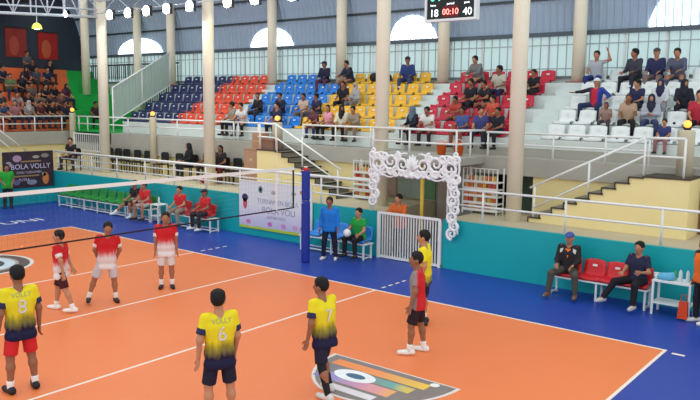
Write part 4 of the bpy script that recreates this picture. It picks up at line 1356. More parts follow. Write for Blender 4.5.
# ------------------------------------------------------------------ snack racks
SN = [(214, 110, 60), (222, 180, 80), (190, 60, 56), (224, 150, 84), (206, 200, 170), (196, 90, 70)]
packet_m = MB().box(-0.05, 0.05, -0.03, 0.03, 0, 0.13).add([(-0.05, -0.008, 0.13), (0.05, -0.008, 0.13), (0.05, 0.008, 0.13), (-0.05, 0.008, 0.13), (-0.045, -0.004, 0.155), (0.045, -0.004, 0.155), (0.045, 0.004, 0.155), (-0.045, 0.004, 0.155)], [(0, 1, 5, 4), (1, 2, 6, 5), (2, 3, 7, 6), (3, 0, 4, 7), (4, 5, 6, 7)]).mesh('snack_packet', WHITE)
def rack(x, y, w, hgt, nsh, side, cage):
    t = thing('snack_rack', 'white wire snack rack %s' % side, 'rack', (x, y, 1.2), 0, 'snack racks by the entrance')
    for sx in (0, w):
        for yy in (0, 0.35):
            bx(sx - 0.015, sx + 0.015, yy - 0.015, yy + 0.015, 0, hgt).build('upright', RAIL, t)
    zs = [0.1 + (hgt - 0.45) * k / (nsh - 1) for k in range(nsh)]
    for z in zs:
        bx(0, w, -0.02, 0.37, z - 0.03, z).build('shelf', RAIL, t)
        bx(0, w, -0.03, -0.015, z, z + 0.035).build('shelf_lip', RAIL, t)
    for k in range(9):
        xx = w * k / 8
        bx(xx - 0.008, xx + 0.008, -0.02, -0.005, zs[-1], hgt).build('wire', RAIL, t)
    bx(0, w, -0.02, 0.0, hgt - 0.02, hgt).build('top_wire', RAIL, t)
    cols = {(214, 110, 60): 'orange', (222, 180, 80): 'yellow', (190, 60, 56): 'red', (224, 150, 84): 'tan', (206, 200, 170): 'cream', (196, 90, 70): 'brick red'}
    for si, z in enumerate(zs):
        n = int(w / 0.13)
        for k in range(n):
            c = random.choice(SN)
            o = link('snack_packet', packet_m, None, (x + 0.09 + k * 0.128, y + 0.06 + 0.02 * (k % 2), 1.2 + z))
            o.material_slots[0].link = 'OBJECT'
            o.material_slots[0].material = mat(c, 0.4, 0.25, 20)
            tag(o, '%s snack packet, %s shelf, %s in line, rack %s' % (cols[c], ORD[si], ORD[k], side), 'packet', 'snack packets on the rack %s' % side)
rack(11.62, 4.25, 0.98, 1.18, 5, 'right of the entrance arch', True)
rack(7.95, 4.3, 0.9, 1.15, 5, 'left of the entrance arch', True)
fr_ = thing('drinks_cooler', 'dark tall drinks cooler in the shade behind the round column', 'cooler', (12.5, 5.4, 1.2))
bx(0, 0.6, 0, 0.5, 0, 1.0).build('cabinet', mat((44, 58, 50), 0.5), fr_)
bx(0.04, 0.56, -0.03, 0.0, 0.06, 0.94).build('door', mat((70, 92, 80), 0.3), fr_)
bx(0.5, 0.53, -0.06, -0.03, 0.3, 0.7).build('handle', STEEL, fr_)

# ------------------------------------------------------------------ brown boxes, buckets, black chairs, bags
BRN = mat((166, 128, 102), 0.6, 0.12, 5)
t = thing('cupboard', 'tall brown wooden cupboard beside the left staircase', 'cupboard', (3.55, 4.1, 1.2))
bx(0, 0.68, 0, 0.6, 0, 1.28).build('carcass', BRN, t)
bx(0.02, 0.66, -0.025, 0, 0.05, 1.2).build('door', mat((176, 138, 110), 0.6, 0.1, 6), t)
bx(0.28, 0.4, -0.03, -0.024, 0.9, 0.97).build('door_label', mat((200, 176, 150), 0.6), t)
t = thing('cardboard_box', 'brown cardboard box standing on the left landing', 'box', (3.74, 4.3, 2.48))
bx(-0.02, 0.46, 0, 0.3, 0.0, 0.5).build('carton', mat((178, 136, 108), 0.7, 0.1, 5), t)
bx(-0.02, 0.46, -0.004, 0.0, 0.22, 0.27).build('tape', mat((190, 160, 120), 0.4), t)
t = thing('crate', 'brown crate behind the left landing railing', 'crate', (4.36, 4.1, 2.5))
bx(0, 0.5, 0, 0.3, 0, 0.3).build('carton', mat((140, 104, 84), 0.7, 0.1, 5), t)
bx(-0.01, 0.51, -0.01, 0.31, 0.27, 0.32).build('lid', mat((150, 112, 90), 0.7), t)
d2 = struct(bx(17.22, 18.1, 4.86, 4.92, 1.2, 2.15).build('door_2', mat((128, 84, 72), 0.6, 0.12, 5)), 'brown wooden door in the cream wall at the right edge')
bx(17.3, 17.34, 4.83, 4.86, 1.6, 1.7).build('door_handle', STEEL, d2)
for k, x in enumerate((11.0, 11.52)):
    t = thing('bucket', 'orange plastic bucket on the entrance balcony, %s' % ('left one' if k == 0 else 'right one'), 'bucket', (x - 0.25, 4.55, 2.65), 0, 'orange buckets on the balcony')
    MB().lathe([(0.11, 0), (0.15, 0.3), (0.165, 0.3), (0.165, 0.33), (0.14, 0.33)], 18).build('pail', mat((236, 104, 40), 0.5, 0.06, 6), t, True)
    mb = MB(); mb.tube([(-0.15, 0, 0.3)] + [(0.15 * math.cos(PI - PI * q / 8), 0, 0.3 + 0.12 * math.sin(PI * q / 8)) for q in range(9)] + [(0.15, 0, 0.3)], 0.007, 6); mb.build('handle', WHITE, t)
BLK = mat((38, 38, 42), 0.5)
ch0 = None
def side_chair(x, y, z, rz, label, group='black corridor chairs'):
    global ch0
    if ch0 is None:
        ch0 = thing('side_chair', label, 'chair', (x, y, z), rz, group)
        bx(-0.21, 0.21, -0.22, 0.2, 0.42, 0.46).build('seat', BLK, ch0)
        MB().prism([(-0.2, 0.58), (0.2, 0.58), (0.2, 0.82), (0.14, 0.88), (-0.14, 0.88), (-0.2, 0.82)], 1, 0.19, 0.22).build('backrest', BLK, ch0)
        for sx in (-0.18, 0.18):
            bx(sx - 0.015, sx + 0.015, 0.17, 0.20, 0, 0.85).build('leg', BLK, ch0)
            bx(sx - 0.015, sx + 0.015, -0.2, -0.17, 0, 0.42).build('leg', BLK, ch0)
        return ch0
    return dup(ch0, (x, y, z), rz, label, group)
CHX = (-5.45, -4.9, -4.3, -3.75, -3.05, -2.4, -1.35, -0.5, 0.35, 1.4, 2.0, 2.6)
for k, x in enumerate(CHX):
    side_chair(x, 4.5, 1.2, 0, 'black chair in the corridor row behind the left railing, %s from the left' % ORD[k])
side_chair(-5.35, 3.35, 1.2, 0.25, 'black chair at the corridor corner under the man in black')
o = lump('handbag', [ell((0, 0, 0.12), (0.2, 0.1, 0.12)), cone((-0.12, 0, 0.2), (0.12, 0, 0.2), 0.04, 0.04)], mat((176, 34, 44), 0.6, 0.1, 8), 'red bag on the corridor floor in front of the two seated people', 'bag', (1.75, 3.95, 1.2), 0.02)
o = lump('duffel_bag', [cone((-0.3, 0, 0.17), (0.3, 0, 0.15), 0.16, 0.14), ell((0.1, 0, 0.25), (0.16, 0.12, 0.12))], mat((36, 38, 44), 0.7, 0.1, 8), 'black duffel bag lying on the top row beside the round column', 'bag', (5.9, rowY(4) + 0.15, rowZ(4) + 0.06), 0.025)
# ------------------------------------------------------------------ players
YJ = [(0.0, (26, 28, 60)), (0.16, (30, 32, 62)), (0.36, (140, 128, 44)), (0.52, (226, 208, 38)), (1.0, (232, 214, 34))]
RJ = [(0.0, (228, 226, 226)), (0.30, (222, 208, 210)), (0.5, (206, 60, 66)), (0.62, (200, 36, 44)), (1.0, (196, 30, 40))]
def jersey(P, stops, nm, wob=0.12):
    z0 = P.T(0, 0, -0.15)[2]
    z1 = P.T(0, 0, 0.5)[2]
    return ramp_mat(nm, stops, 2, z0, z1, wob, 22, stretch=(1, 1, 0.15))
NAVY = (28, 28, 50)
NUM = mat((214, 214, 206), 0.6)
def player(loc, rz, P, label, stops, nm, trousers, shoes, num=None, name_text=None, legs='shorts', socks=True, sleeve=0.72, h=0.017, group='volleyball players', leg_mat=None, hem=0.15):
    ms = person_meshes(P, h, sleeve, legs, 'short', socks, hem)
    t = person(P, ms, (loc[0], loc[1], 0.004), rz, label, (255, 255, 255), trousers, (22, 18, 18), shoes, group=group, face=True, shirt_mat=jersey(P, stops, nm))
    if stops is YJ or stops is RJ:
        for sd in (1, -1):
            s0, e0 = P.J['sho', sd], P.J['elb', sd]
            me = sdf_build('cuff', [cone(s0 + (e0 - s0) * 0.46, s0 + (e0 - s0) * (sleeve + 0.03), 0.069, 0.068, True)], 0.014, 0.01, cuts=[(nrm(s0 - e0), s0 + (e0 - s0) * 0.46)])
            me.materials.append(mat((44, 44, 78) if stops is YJ else (226, 220, 220), 0.8, 0.3, 30))
            link('cuff', me, [c for c in t.children if c.name.startswith('shirt')][0])
    if num:
        number_on(t, ms, P, num, 0.26, 0, 0.25, NUM)
    if name_text:
        number_on(t, ms, P, name_text, 0.085, 0, 0.415, mat((150, 158, 120), 0.6))
    return t, ms, P
lft = (-0.78, -0.62)
# number 8, far left foreground, back to us
P = Pose(th=((0.16, 0.02, -1), (-0.10, -0.04, -1)), sh=((0.05, 0.05, -1), (-0.06, 0.1, -1)), ua=((0.28, 0.12, -1), (-0.26, 0.05, -1)), fa=((0.10, -0.18, -1), (-0.02, -0.1, -1)), sc=1.03, hpitch=-0.25)
player((11.60, -7.66), facing(-0.93, 0.15), P, 'player in yellow number 8 jersey and red shorts, back turned', YJ, 'yellow_navy_jersey', (206, 38, 42), (34, 32, 38), '8', 'VOLLY')
# number 6
P = Pose(th=((0.14, -0.04, -1), (-0.10, 0.03, -1)), sh=((0.03, 0.06, -1), (-0.04, 0.06, -1)), ua=((0.30, 0.10, -1), (-0.20, 0.06, -1)), fa=((0.06, -0.12, -1), (0.0, -0.4, -1)), hyaw=-0.5, sc=1.0)
player((14.46, -6.60), facing(-0.98, 0.42), P, 'player in yellow number 6 jersey and navy shorts, back turned', YJ, 'yellow_navy_jersey', NAVY, (220, 220, 220), '6', 'VOLLY')
# number 1, black leggings, stepping
P = Pose(th=((0.10, 0.20, -1), (-0.06, -0.38, -1)), sh=((0.0, 0.35, -1), (0.02, 0.42, -1)), ua=((0.25, 0.15, -1), (-0.2, -0.2, -1)), fa=((0.08, -0.22, -1), (0.35, -0.8, -0.5)), lean=0.10, hyaw=0.35, sc=0.98)
t, ms, P = player((14.86, -5.07), facing(-0.9, 0.1), P, 'player in yellow number 7 jersey with black leggings, stepping forward', YJ, 'yellow_navy_jersey', NAVY, (206, 206, 204), '7', None, socks=0.98)
for c in t.children:
    if c.name.startswith('sock'):
        c.material_slots[0].material = mat((30, 30, 36), 0.8)
        c.name = 'legging'
# red and grey libero seen from the side
P = Pose(th=((0.08, -0.24, -1), (-0.06, 0.10, -1)), sh=((0.0, -0.04, -1), (0.0, 0.16, -1)), ua=((0.20, -0.05, -1), (-0.14, 0.12, -1)), fa=((0.0, -0.30, -1), (0.0, -0.30, -1)), lean=0.05, hyaw=0.1, sc=0.98)
LJ = [(0.0, (140, 132, 132)), (0.4, (146, 136, 136)), (0.5, (200, 40, 46)), (1.0, (206, 36, 44))]
ms = person_meshes(P, 0.018, 0.7, 'shorts', 'short', True)
t = person(P, ms, (14.91, -2.82, 0.004), facing(-0.86, -0.5), 'player in red and grey jersey with white shoes, in profile by the right attack line', (0, 0, 0), (40, 26, 34), (26, 20, 20), (232, 230, 226), group='volleyball players', face=True,
           shirt_mat=ramp_mat('red_grey_jersey', LJ, 1, -0.16, 0.16, 0.08, 14))
# yellow player behind him
P = Pose(th=((0.06, 0.0, -1), (-0.06, -0.05, -1)), ua=((0.16, 0.2, -1), (-0.16, 0.1, -1)), fa=((0.0, -0.3, -1), (0.0, -0.3, -1)), sc=1.02)
player((14.12, -1.42), facing(-0.9, -0.35), P, 'player in yellow jersey half hidden behind the red and grey player', [(0.0, (60, 60, 66)), (0.25, (222, 206, 40)), (1.0, (238, 222, 36))], 'yellow_jersey', NAVY, (40, 40, 44))
# far team in red and white
P = Pose(th=((0.10, 0.30, -1), (-0.08, -0.36, -1)), sh=((0.02, 0.42, -1), (-0.02, -0.12, -1)), ua=((0.22, 0.45, -1), (-0.16, 0.2, -1)), fa=((0.0, 0.15, -1), (0.35, 0.5, -0.7)), lean=0.02, hyaw=0.2, sc=0.93)
player((8.45, -5.23), facing(-0.82, -0.58), P, 'player in red and white jersey leftmost, turned away with a hand on his back', RJ, 'red_white_jersey', (70, 26, 34), (236, 232, 226))
P = Pose(th=((0.12, -0.05, -1), (-0.42, 0.0, -1)), sh=((0.06, 0.04, -1), (-0.34, 0.04, -1)), ua=((0.25, 0.22, -1), (-0.30, 0.28, -1)), fa=((-0.3, 0.3, -0.9), (0.25, 0.5, -0.9)), lean=0.05, hyaw=-0.1, hpitch=-0.15, sc=0.95, side=0.06)
player((8.54, -4.31), facing(0.85, -0.45), P, 'player in red and white jersey in the middle, legs apart, hands behind back', RJ, 'red_white_jersey', (196, 190, 196), (44, 34, 36), socks=0.3)
P = Pose(th=((0.06, 0.0, -1), (-0.06, 0.02, -1)), ua=((0.15, 0.08, -1), (-0.15, 0.06, -1)), fa=((0.05, -0.15, -1), (-0.05, -0.1, -1)), sc=0.97)
player((8.51, -2.85), facing(0.78, -0.62), P, 'player in red and white jersey nearest the net post, standing straight', RJ, 'red_white_jersey', (216, 212, 212), (40, 34, 36), socks=0.3)

# ------------------------------------------------------------------ people beside the court
SIT = dict(th=((0.22, -1, -0.06), (-0.22, -1, -0.06)), sh=((0.03, 0.02, -1), (-0.03, 0.02, -1)), ua=((0.18, -0.25, -1), (-0.18, -0.25, -1)), fa=((-0.25, -0.9, -0.25), (0.25, -0.9, -0.25)))
def seated(x, y, z, rz, label, shirt, trousers, h=0.02, sleeve=0.6, legs='long', hair='short', shoes=(40, 40, 44), seat=0.47, face=True, group=None, cap=None, shirt_mat=None, haircol=(24, 20, 20), sc=0.95, socks=False, **kw):
    d = dict(SIT)
    d.update(lean=0.06, seat=seat, sc=sc)
    d.update(kw)
    P = Pose(**d)
    ms = person_meshes(P, h, sleeve, legs, hair, socks, 0.02)
    return person(P, ms, (x, y, z), rz, label, shirt, trousers, haircol, shoes, group=group, face=face, cap=cap, shirt_mat=shirt_mat), ms, P
SB = 0.475
bc = 'people on the courtside benches'
y_ = 2.33
RW = ramp_mat('red_white_bench_shirt', [(0, (224, 222, 222)), (0.3, (214, 120, 124)), (0.5, (206, 40, 48)), (1, (204, 36, 44))], 2, 0.5, 0.95, 0.06, 12)
seated(0.15, y_, 0, 0.1, 'substitute in black and white shirt stretching a leg on the left bench', (206, 206, 208), (30, 30, 36), legs='shorts', group=bc, seat=SB, th=((0.1, -1, -0.06), (-0.35, -1, -0.10)), sh=((0.0, 0.05, -1), (-0.35, -0.75, -0.75)), shoes=(226, 226, 226), socks=True,
       shirt_mat=ramp_mat('black_white_shirt', [(0, (214, 214, 214)), (0.45, (200, 200, 204)), (0.55, (36, 34, 40)), (1, (30, 30, 36))], 2, 0.5, 1.0, 0.1, 10))
seated(0.75, y_, 0, 0.1, 'substitute in red shirt and pale shorts seated left of the small white table', (206, 40, 46), (196, 190, 190), legs='shorts', group=bc, seat=SB, lean=0.2, hyaw=-0.3)
seated(2.55, y_, 0, 0.15, 'substitute in red jersey and khaki trousers right of the small white table', (196, 34, 42), (150, 140, 124), group=bc, seat=SB, lean=0.12, shirt_mat=RW)
seated(3.72, y_, 0, -0.1, 'substitute in red jersey and dark cap at the white banner', (204, 36, 42), (40, 36, 42), group=bc, seat=SB, hair='cap', cap=(40, 32, 36), shoes=(226, 226, 226), lean=0.05)
seated(9.72, y_, 0, -0.05, 'man in green shirt seated by the gate holding a ball', (34, 156, 62), (30, 30, 36), group=bc, seat=SB, ua=((0.25, -0.3, -1), (-0.3, -0.35, -1)), fa=((0.05, -0.9, -0.3), (0.35, -0.9, 0.0)), shoes=(36, 34, 36), lean=0.05)
# man in blue standing in front of the bench
P = Pose(th=((0.14, -0.02, -1), (-0.12, -0.10, -1)), sh=((0.08, 0.04, -1), (-0.06, 0.06, -1)), ua=((0.22, 0.0, -1), (-0.22, 0.0, -1)), fa=((0.02, -0.35, -1), (-0.02, -0.35, -1)), sc=0.95, lean=0.02)
ms = person_meshes(P, 0.02, 1.9, 'long', 'short')
t = person(P, ms, (9.22, 1.72, 0), facing(0.45, -0.9), 'man in bright blue shirt and navy trousers standing by the net post', (34, 122, 212), (30, 32, 52), (40, 34, 34), (226, 222, 220), face=True)
# man behind the gate
P = Pose(th=((0.08, 0.05, -1), (-0.08, 0.05, -1)), ua=((0.25, -0.6, -0.9), (-0.35, -0.55, -0.9)), fa=((-0.5, -0.75, 0.12), (0.45, -0.8, 0.12)), sc=0.97, lean=0.10, hyaw=-0.3)
ms = person_meshes(P, 0.02, 1.5, 'long', 'short')
person(P, ms, (10.30, 3.28, 0), facing(0.15, -1), 'man in orange shirt leaning on the white gate from behind', (214, 106, 50), (60, 56, 56), face=True)
# right bench
t, ms, P = seated(15.32, y_ - 0.02, 0, 0.12, 'man in blue cap and black jacket with orange collar on the right bench', (34, 30, 34), (78, 76, 66), group=bc, seat=SB, sleeve=1.9, hair='cap', cap=(66, 84, 150), shoes=(120, 88, 74), th=((0.40, -1, -0.08), (-0.40, -1, -0.10)), sh=((0.05, 0.03, -1), (-0.12, -0.05, -1)), lean=-0.02, sc=1.0,
       shirt_mat=mat((36, 32, 36), 0.7, 0.1, 10))
CAPMAN = (ms, P)
t, ms, P = seated(16.76, y_ - 0.02, 0, -0.25, 'man in navy shirt leaning back beside the white side table', (36, 40, 66), (28, 26, 32), group=bc, seat=SB, sleeve=0.7, shoes=(190, 186, 184), th=((0.25, -1, -0.04), (-0.55, -1, -0.10)), sh=((0.03, -0.1, -1), (-0.35, -0.5, -0.9)), lean=0.0, ua=((0.35, -0.25, -1), (-0.2, -0.35, -1)), fa=((-0.1, -0.9, 0.1), (0.3, -0.9, -0.1)), sc=0.98)
# man in orange vest, right edge
def patch(t, ms, P, poly, m, name):
    sh = ms['shirt']
    bv = BVHTree.FromPolygons([v.co for v in sh.vertices], [p.vertices for p in sh.polygons])
    mb = MB()
    vs = []
    for x, z in poly:
        q = Vector(P.T(x, 0, z))
        d = Vector(P.fwd)
        hit = bv.ray_cast(q + d * 0.5, -d)
        vs.append((hit[0] if hit[0] is not None else q + d * 0.1) + d * 0.008)
    mb.add(vs, [tuple(range(len(poly)))])
    return mb.build(name, m, [c for c in t.children if c.name.startswith('shirt')][0])
t15 = [o for o in COL.objects if o.name.startswith('person') and 'blue cap and black jacket' in o.get('label', '')][0]
patch(t15, CAPMAN[0], CAPMAN[1], [(-0.06, 0.44), (0.0, 0.24), (0.06, 0.44)], mat((236, 120, 50), 0.7), 'collar')
for sd in (1, -1):
    patch(t15, CAPMAN[0], CAPMAN[1], [(sd * 0.10, 0.45), (sd * 0.17, 0.42), (sd * 0.16, 0.34), (sd * 0.11, 0.38)], mat((206, 204, 200), 0.7), 'shoulder_patch')
P = Pose(th=((0.08, 0.0, -1), (-0.08, -0.05, -1)), ua=((0.18, 0.1, -1), (-0.2, 0.05, -1)), fa=((0.0, -0.2, -1), (0.0, -0.15, -1)), sc=0.95)
ms = person_meshes(P, 0.02, 0.7, 'long', 'short')
t = person(P, ms, (18.02, 2.02, 0), facing(-0.6, -0.7), 'man in orange vest over black shirt standing at the right edge', (236, 112, 40), (40, 34, 40), (24, 20, 20), (220, 214, 208), face=True)
vest = torso_prims(P, 0.024, 0.06)
me = sdf_build('vest', vest, 0.02, 0.03, cuts=[(-P.up, P.T(0, 0, -0.11)), (nrm(P.up + P.fwd * 0.45), P.T(0, -0.02, 0.49))])
me.materials.append(mat((238, 112, 40), 0.7, 0.06, 8))
link('vest', me, t)
for c in t.children:
    if c.name.startswith('shirt'):
        c.material_slots[0].material = mat((32, 30, 34), 0.8)
# orange collar panel for the man with the cap
# man in green at the far left
P = Pose(ua=((0.2, 0.1, -1), (-0.3, 0.15, -1)), fa=((-0.3, -0.6, -0.6), (0.5, -0.5, -0.6)), sc=0.95)
ms = person_meshes(P, 0.022, 0.65, 'long', 'short')
person(P, ms, (-5.25, 0.62, 0), facing(1, -0.35), 'man in green shirt standing before the dark banner at the far left', (40, 164, 54), (34, 32, 34), face=True)
# corridor people
seated(-5.35, 3.32, 1.2, 0.4, 'man in black shirt seated at the corridor corner', (34, 34, 40), (60, 56, 58), h=0.024, th=((0.5, -1, -0.06), (-0.5, -1, -0.06)), lean=0.15, hyaw=0.3, seat=0.46)
seated(0.35, 4.48, 1.2, -0.3, 'person in black hooded jacket seated in the corridor row', (30, 30, 34), (40, 40, 46), h=0.026, hair='hood', haircol=(30, 30, 34), sleeve=1.9, seat=0.46, face=False)
seated(1.4, 4.48, 1.2, 0.1, 'man in olive shirt seated in the corridor row', (92, 88, 62), (50, 48, 46), h=0.026, seat=0.46, face=False)
seated(2.0, 4.48, 1.2, 0.3, 'woman in dark top with tied hair seated beside the man in olive', (46, 38, 42), (120, 40, 48), h=0.026, seat=0.46, face=False, hair='long')

# ------------------------------------------------------------------ spectators: a library of seated poses shared by all
LIB = {}
def lib(key, hair, sleeve, **kw):
    if (key, hair, sleeve) not in LIB:
        d = dict(SIT)
        d.update(seat=0.45, sc=1.0)
        d.update(kw)
        P = Pose(**d)
        LIB[key, hair, sleeve] = (P, person_meshes(P, 0.030, sleeve, 'long', hair, False, 0.02))
    return LIB[key, hair, sleeve]
POSES = {
    'lap': dict(lean=0.10),
    'fwd': dict(lean=0.35, ua=((0.2, -0.6, -1), (-0.2, -0.6, -1)), fa=((-0.35, -0.9, -0.2), (0.35, -0.9, -0.2))),
    'turnl': dict(lean=0.08, hyaw=0.6, ua=((0.25, -0.1, -1), (-0.15, -0.3, -1))),
    'turnr': dict(lean=0.12, hyaw=-0.6, ua=((0.15, -0.3, -1), (-0.3, -0.1, -1))),
    'cross': dict(lean=0.05, ua=((0.22, -0.3, -1), (-0.22, -0.3, -1)), fa=((-0.9, -0.5, 0.1), (0.9, -0.45, 0.0))),
    'wave': dict(lean=0.0, ua=((0.75, -0.3, 0.15), (-0.2, -0.3, -1)), fa=((-0.3, 0.0, 1.0), (0.3, -0.9, -0.2))),
    'spread': dict(lean=-0.05, ua=((0.7, 0.1, -0.6), (-1.0, 0.0, -0.25)), fa=((0.1, -0.9, -0.4), (-0.9, -0.3, -0.1)), th=((0.45, -1, -0.05), (-0.5, -1, -0.05))),
}
sp_group = 'spectators in the main stand'
TAKEN = set()
def spec(px_x, row, pose, hair, label, shirt, trousers, haircol=(26, 22, 22), sleeve=0.7, sc=0.92, rz=None, cap=None, dy=0.0, snap=True, smat=None):
    P, ms = lib(pose, hair, sleeve, **POSES[pose])
    seats = [x0 + 0.55 * k for _, _, x0, n in BLOCKS for k in range(n) if (row, round(x0 + 0.55 * k, 2)) not in TAKEN]
    x = min(seats, key=lambda q: abs(q - px_x)) if snap else px_x
    TAKEN.add((row, round(x, 2)))
    z = rowZ(row) - DZ - 0.02
    if row == 0:
        z = 2.65
    z = rowZ(row) + 0.045 - 0.45 * sc
    t = person(P, ms, (x, rowY(row) + 0.19 + dy, z), random.uniform(-0.3, 0.3) if rz is None else rz, label, shirt, trousers, haircol, (44, 42, 44), group=sp_group, cap=cap, shirt_mat=smat)
    t.scale = (sc, sc, sc)
    return t
S = spec
DK = (36, 36, 44)
NV = (34, 40, 70)
S(1.50, 0, 'turnr', 'short', 'spectator in grey beige shirt and black trousers, front row below the orange seats', (150, 140, 128), (30, 30, 34))
S(2.02, 0, 'fwd', 'short', 'spectator in white shirt and black trousers, front row by the left landing', (216, 214, 208), (34, 32, 36))
S(3.63, 0, 'lap', 'short', 'spectator in navy shirt behind the amber lamp on the left landing', NV, DK)
S(5.29, 0, 'fwd', 'short', 'child in maroon shirt among the yellow front seats', (96, 52, 68), (50, 60, 110), sc=0.78)
S(5.90, 0, 'turnl', 'long', 'woman in pink top and black trousers, front row of the yellow seats', (222, 150, 166), (30, 30, 36), sc=0.85)
S(6.42, 0, 'turnl', 'scarf', 'woman in cream cardigan and black headscarf beside the woman in pink', (222, 214, 188), (40, 36, 40), (34, 30, 34), sc=0.86, sleeve=1.9)
S(6.98, 0, 'fwd', 'short', 'spectator in beige grey clothes, front row left of the round column', (150, 138, 120), (130, 120, 106), sc=0.86, sleeve=1.9)
S(9.13, 0, 'turnr', 'scarf', 'woman in navy top and grey blue headscarf above the entrance balcony', (36, 40, 58), (34, 34, 44), (96, 116, 132), sc=0.86, sleeve=1.9)
S(9.95, 0, 'fwd', 'short', 'spectator in white printed shirt, front row of the red seats', (226, 226, 222), (50, 40, 44), sc=0.88)
S(10.62, 0, 'lap', 'short', 'spectator in blue shirt between the white shirt and the navy shirt, front row', (70, 90, 150), (150, 80, 70), sc=0.86)
S(11.2, 0, 'turnl', 'short', 'spectator in violet blue shirt above the orange buckets', (66, 70, 124), (44, 44, 60), sc=0.86)
S(11.75, 0, 'lap', 'short', 'spectator in black shirt with white print, front row left of the round column', (32, 34, 46), DK, sc=0.86)
S(16.17, 0, 'lap', 'short', 'small child in navy shirt in the front row of the white seats', (50, 60, 110), (150, 110, 110), sc=0.62)
S(2.11, 1, 'turnl', 'short', 'spectator in black jacket in the second row among bright blue seats', (36, 36, 42), (52, 52, 62), sleeve=1.9, sc=0.85)
S(3.33, 1, 'lap', 'short', 'spectator in dark navy jacket behind the amber lamp, second row', (36, 38, 62), DK, sleeve=1.9, sc=0.85)
S(4.22, 1, 'lap', 'short', 'spectator in pale beige shirt, second row between blue and yellow seats', (190, 168, 150), (110, 100, 96), sc=0.84)
S(4.95, 1, 'turnr', 'short', 'spectator in dark navy shirt, second row behind the child in maroon', (40, 44, 76), (70, 70, 84), sc=0.84)
S(10.4, 1, 'fwd', 'short', 'spectator in red shirt, second row of the red seats', (190, 70, 62), (60, 50, 60), sc=0.8)
S(11.25, 1, 'turnr', 'short', 'spectator in orange red shirt, second row of red seats near the column', (206, 88, 66), (60, 50, 60), sc=0.8)
S(15.05, 1, 'lap', 'long', 'woman in beige top with brown hair, second row of the white seats', (176, 150, 126), (40, 36, 40), (70, 48, 40), sc=0.85)
S(15.55, 1, 'cross', 'scarf', 'woman in grey shirt and navy headscarf, second row of the white seats', (164, 172, 184), (56, 66, 100), (40, 42, 60), sc=0.85, sleeve=1.9)
S(16.62, 1, 'lap', 'short', 'man in red shirt behind the amber lamp on the right landing', (176, 44, 62), (38, 38, 48), sc=0.95)
S(14.45, 1, 'lap', 'long', 'child with brown hair beside the woman in beige', (150, 126, 116), (80, 70, 76), (60, 46, 42), sc=0.62)
S(5.55, 2, 'lap', 'short', 'spectator in black shirt, middle row of the yellow seats', (34, 34, 42), DK, sc=0.88)
S(6.1, 2, 'turnl', 'scarf', 'woman in light grey top and pale headscarf, middle row of yellow seats', (166, 168, 168), (120, 116, 116), (176, 172, 166), sc=0.82, sleeve=1.9)
S(10.0, 2, 'lap', 'short', 'spectator in black shirt, left of the pair in the middle row of red seats', (34, 34, 42), (40, 40, 50), sc=0.92)
S(10.55, 2, 'fwd', 'short', 'spectator in black shirt, right of the pair in the middle row of red seats', (40, 38, 46), (120, 60, 60), sc=0.9)
S(13.97, 2, 'spread', 'cap', 'man in red and blue jacket and white cap with outstretched arm', (190, 44, 66), (44, 54, 92), sleeve=1.9, cap=(226, 226, 224), sc=0.9, smat=ramp_mat('red_blue_jacket', [(0, (52, 44, 60)), (0.3, (60, 50, 76)), (0.42, (196, 40, 62)), (0.6, (196, 40, 62)), (0.68, (50, 66, 150)), (1, (50, 66, 150))], 0, -0.35, 0.35, 0.03, 8))
S(15.07, 2, 'turnr', 'short', 'spectator in navy shirt, middle row of the white seats', (44, 48, 84), DK, sc=0.85)
S(15.52, 2, 'lap', 'scarf', 'woman in white top and navy headscarf, middle row of white seats', (206, 210, 216), (150, 150, 160), (38, 42, 74), sc=0.86, sleeve=1.9)
S(16.05, 2, 'turnl', 'scarf', 'woman in black clothes and black headscarf, middle row of white seats', (36, 38, 52), DK, (36, 36, 44), sc=0.85, sleeve=1.9)
S(16.6, 2, 'lap', 'short', 'spectator in grey shirt at the right edge of the middle row', (150, 150, 156), DK, sc=0.85)
S(10.95, 3, 'turnr', 'short', 'spectator in light shirt and navy trousers in the fourth row left of the column', (190, 184, 170), (40, 44, 84), sc=0.95)
S(11.68, 3, 'lap', 'short', 'spectator in black leaning back in the fourth row right of the column', (34, 32, 38), (36, 34, 38), sc=0.8)
S(4.62, 4, 'fwd', 'short', 'man in navy jacket bent forward in the top row by the back column', (44, 46, 66), (96, 70, 70), sleeve=1.9, sc=0.92, dy=-0.1, snap=False)
S(7.0, 4, 'turnl', 'cap', 'man in blue jacket and dark cap alone in the yellow top row', (46, 66, 124), (60, 70, 110), sleeve=1.9, cap=(40, 40, 50), sc=0.98)
S(9.6, 4, 'fwd', 'short', 'man in grey hooded sweater in the red top row', (122, 126, 126), (60, 60, 64), sleeve=1.9, sc=0.95)
S(13.35, 4, 'wave', 'short', 'spectator in grey shirt and blue trousers raising an arm, top row', (166, 172, 180), (40, 56, 120), sc=0.95)
S(14.45, 4, 'turnr', 'short', 'man in dark grey sweater, left of the trio in the white top row', (62, 64, 76), (44, 44, 54), sleeve=1.9, sc=0.98)
S(14.98, 4, 'lap', 'cap', 'man in navy shirt and cap, middle of the trio in the white top row', (44, 50, 88), (130, 110, 104), sleeve=1.9, cap=(70, 66, 72), sc=0.98)
S(15.5, 4, 'fwd', 'short', 'man in slate grey sweater, right of the trio in the white top row', (86, 90, 112), (70, 74, 96), sleeve=1.9, sc=0.98)
S(3.42, 4, 'turnr', 'cap', 'man in dark navy jacket and cap leaning by the back column, blue top row', (38, 42, 68), (96, 60, 80), sleeve=1.9, cap=(36, 38, 56), sc=0.9, snap=False, dy=-0.1)

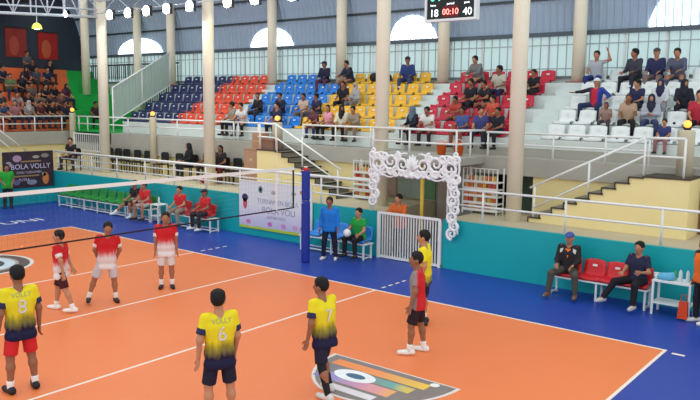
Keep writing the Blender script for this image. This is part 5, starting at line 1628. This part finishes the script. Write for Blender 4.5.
# end stand spectators, facing +x
ES = [(5, 6.3, 'turnl', 'short', 'dark jacket before the deep red banner', (40, 36, 42)), (6, 5.55, 'lap', 'short', 'grey shirt, topmost row, left', (110, 110, 120)), (5, 5.45, 'turnr', 'short', 'black shirt below the faded red banner', (40, 40, 48)),
      (4, 5.75, 'lap', 'short', 'navy shirt, fifth row nearest the green steps', (44, 50, 80)), (4, 4.7, 'fwd', 'scarf', 'plum top and dark headscarf, fifth row', (96, 60, 76)), (4, 5.2, 'lap', 'short', 'slate shirt, fifth row middle', (84, 90, 110)),
      (3, 4.15, 'lap', 'scarf', 'black top and headscarf, fourth row', (38, 36, 42)), (3, 3.65, 'cross', 'short', 'olive green shirt, fourth row', (104, 136, 84)), (4, 3.65, 'turnl', 'short', 'dark blue shirt at the left edge of the fifth row', (46, 50, 70)),
      (2, 4.75, 'fwd', 'short', 'charcoal shirt, third row', (52, 48, 56)), (2, 5.25, 'lap', 'short', 'black shirt, third row', (36, 34, 40)), (2, 5.85, 'lap', 'scarf', 'maroon top and headscarf beside the green steps', (120, 50, 84)),
      (2, 4.2, 'turnr', 'short', 'grey brown shirt, third row', (120, 104, 96)), (1, 3.65, 'lap', 'short', 'black jacket, second row', (40, 38, 44)), (1, 3.15, 'fwd', 'long', 'pale pink top, second row', (190, 160, 160)),
      (1, 2.5, 'turnl', 'short', 'dark grey shirt at the left edge of the second row', (70, 66, 74)), (1, 4.15, 'lap', 'short', 'tan shirt, second row', (150, 120, 100)), (0, 2.7, 'turnr', 'long', 'rose top in the front row', (196, 130, 136)),
      (0, 4.33, 'lap', 'short', 'black shirt, second from the amber lamp pillar', (38, 36, 42)), (1, 4.65, 'fwd', 'short', 'dark plum shirt behind the front row', (66, 50, 66)), (0, 4.95, 'turnl', 'short', 'navy shirt beside the amber lamp pillar', (42, 44, 70)),
      (1, 5.16, 'lap', 'short', 'brown shirt, second row by the green steps', (120, 84, 74)), (0, 3.3, 'lap', 'scarf', 'light grey top and pale headscarf in the front row', (170, 160, 160)), (0, 2.1, 'fwd', 'short', 'blue shirt at the left edge of the front row', (60, 90, 130)),
      (0, 3.8, 'lap', 'short', 'dark red shirt in the front row', (110, 48, 52))]
for i, (row, y, pose, hair, lab, c) in enumerate(ES):
    P, ms = lib(pose, hair, 0.7, **POSES[pose])
    sc = 0.9
    hc = (30, 26, 28) if hair != 'scarf' else ((176, 170, 164) if 'pale' in lab else (40, 38, 46))
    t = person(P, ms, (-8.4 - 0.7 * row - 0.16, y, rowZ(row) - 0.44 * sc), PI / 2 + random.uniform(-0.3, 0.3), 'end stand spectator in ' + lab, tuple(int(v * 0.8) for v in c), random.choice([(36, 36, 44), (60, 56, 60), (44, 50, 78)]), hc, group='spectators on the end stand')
    t.scale = (sc, sc, sc)
P, ms = lib('turnl', 'short', 0.7, **POSES['turnl'])
t = person(P, ms, (-8.4 - 0.16, 6.45, rowZ(0) - 0.42), PI / 2 - 0.4, 'spectator in dark clothes sitting alone on the green steps', (50, 34, 40), (36, 34, 40), group='spectators on the end stand')
t.scale = (0.9,) * 3
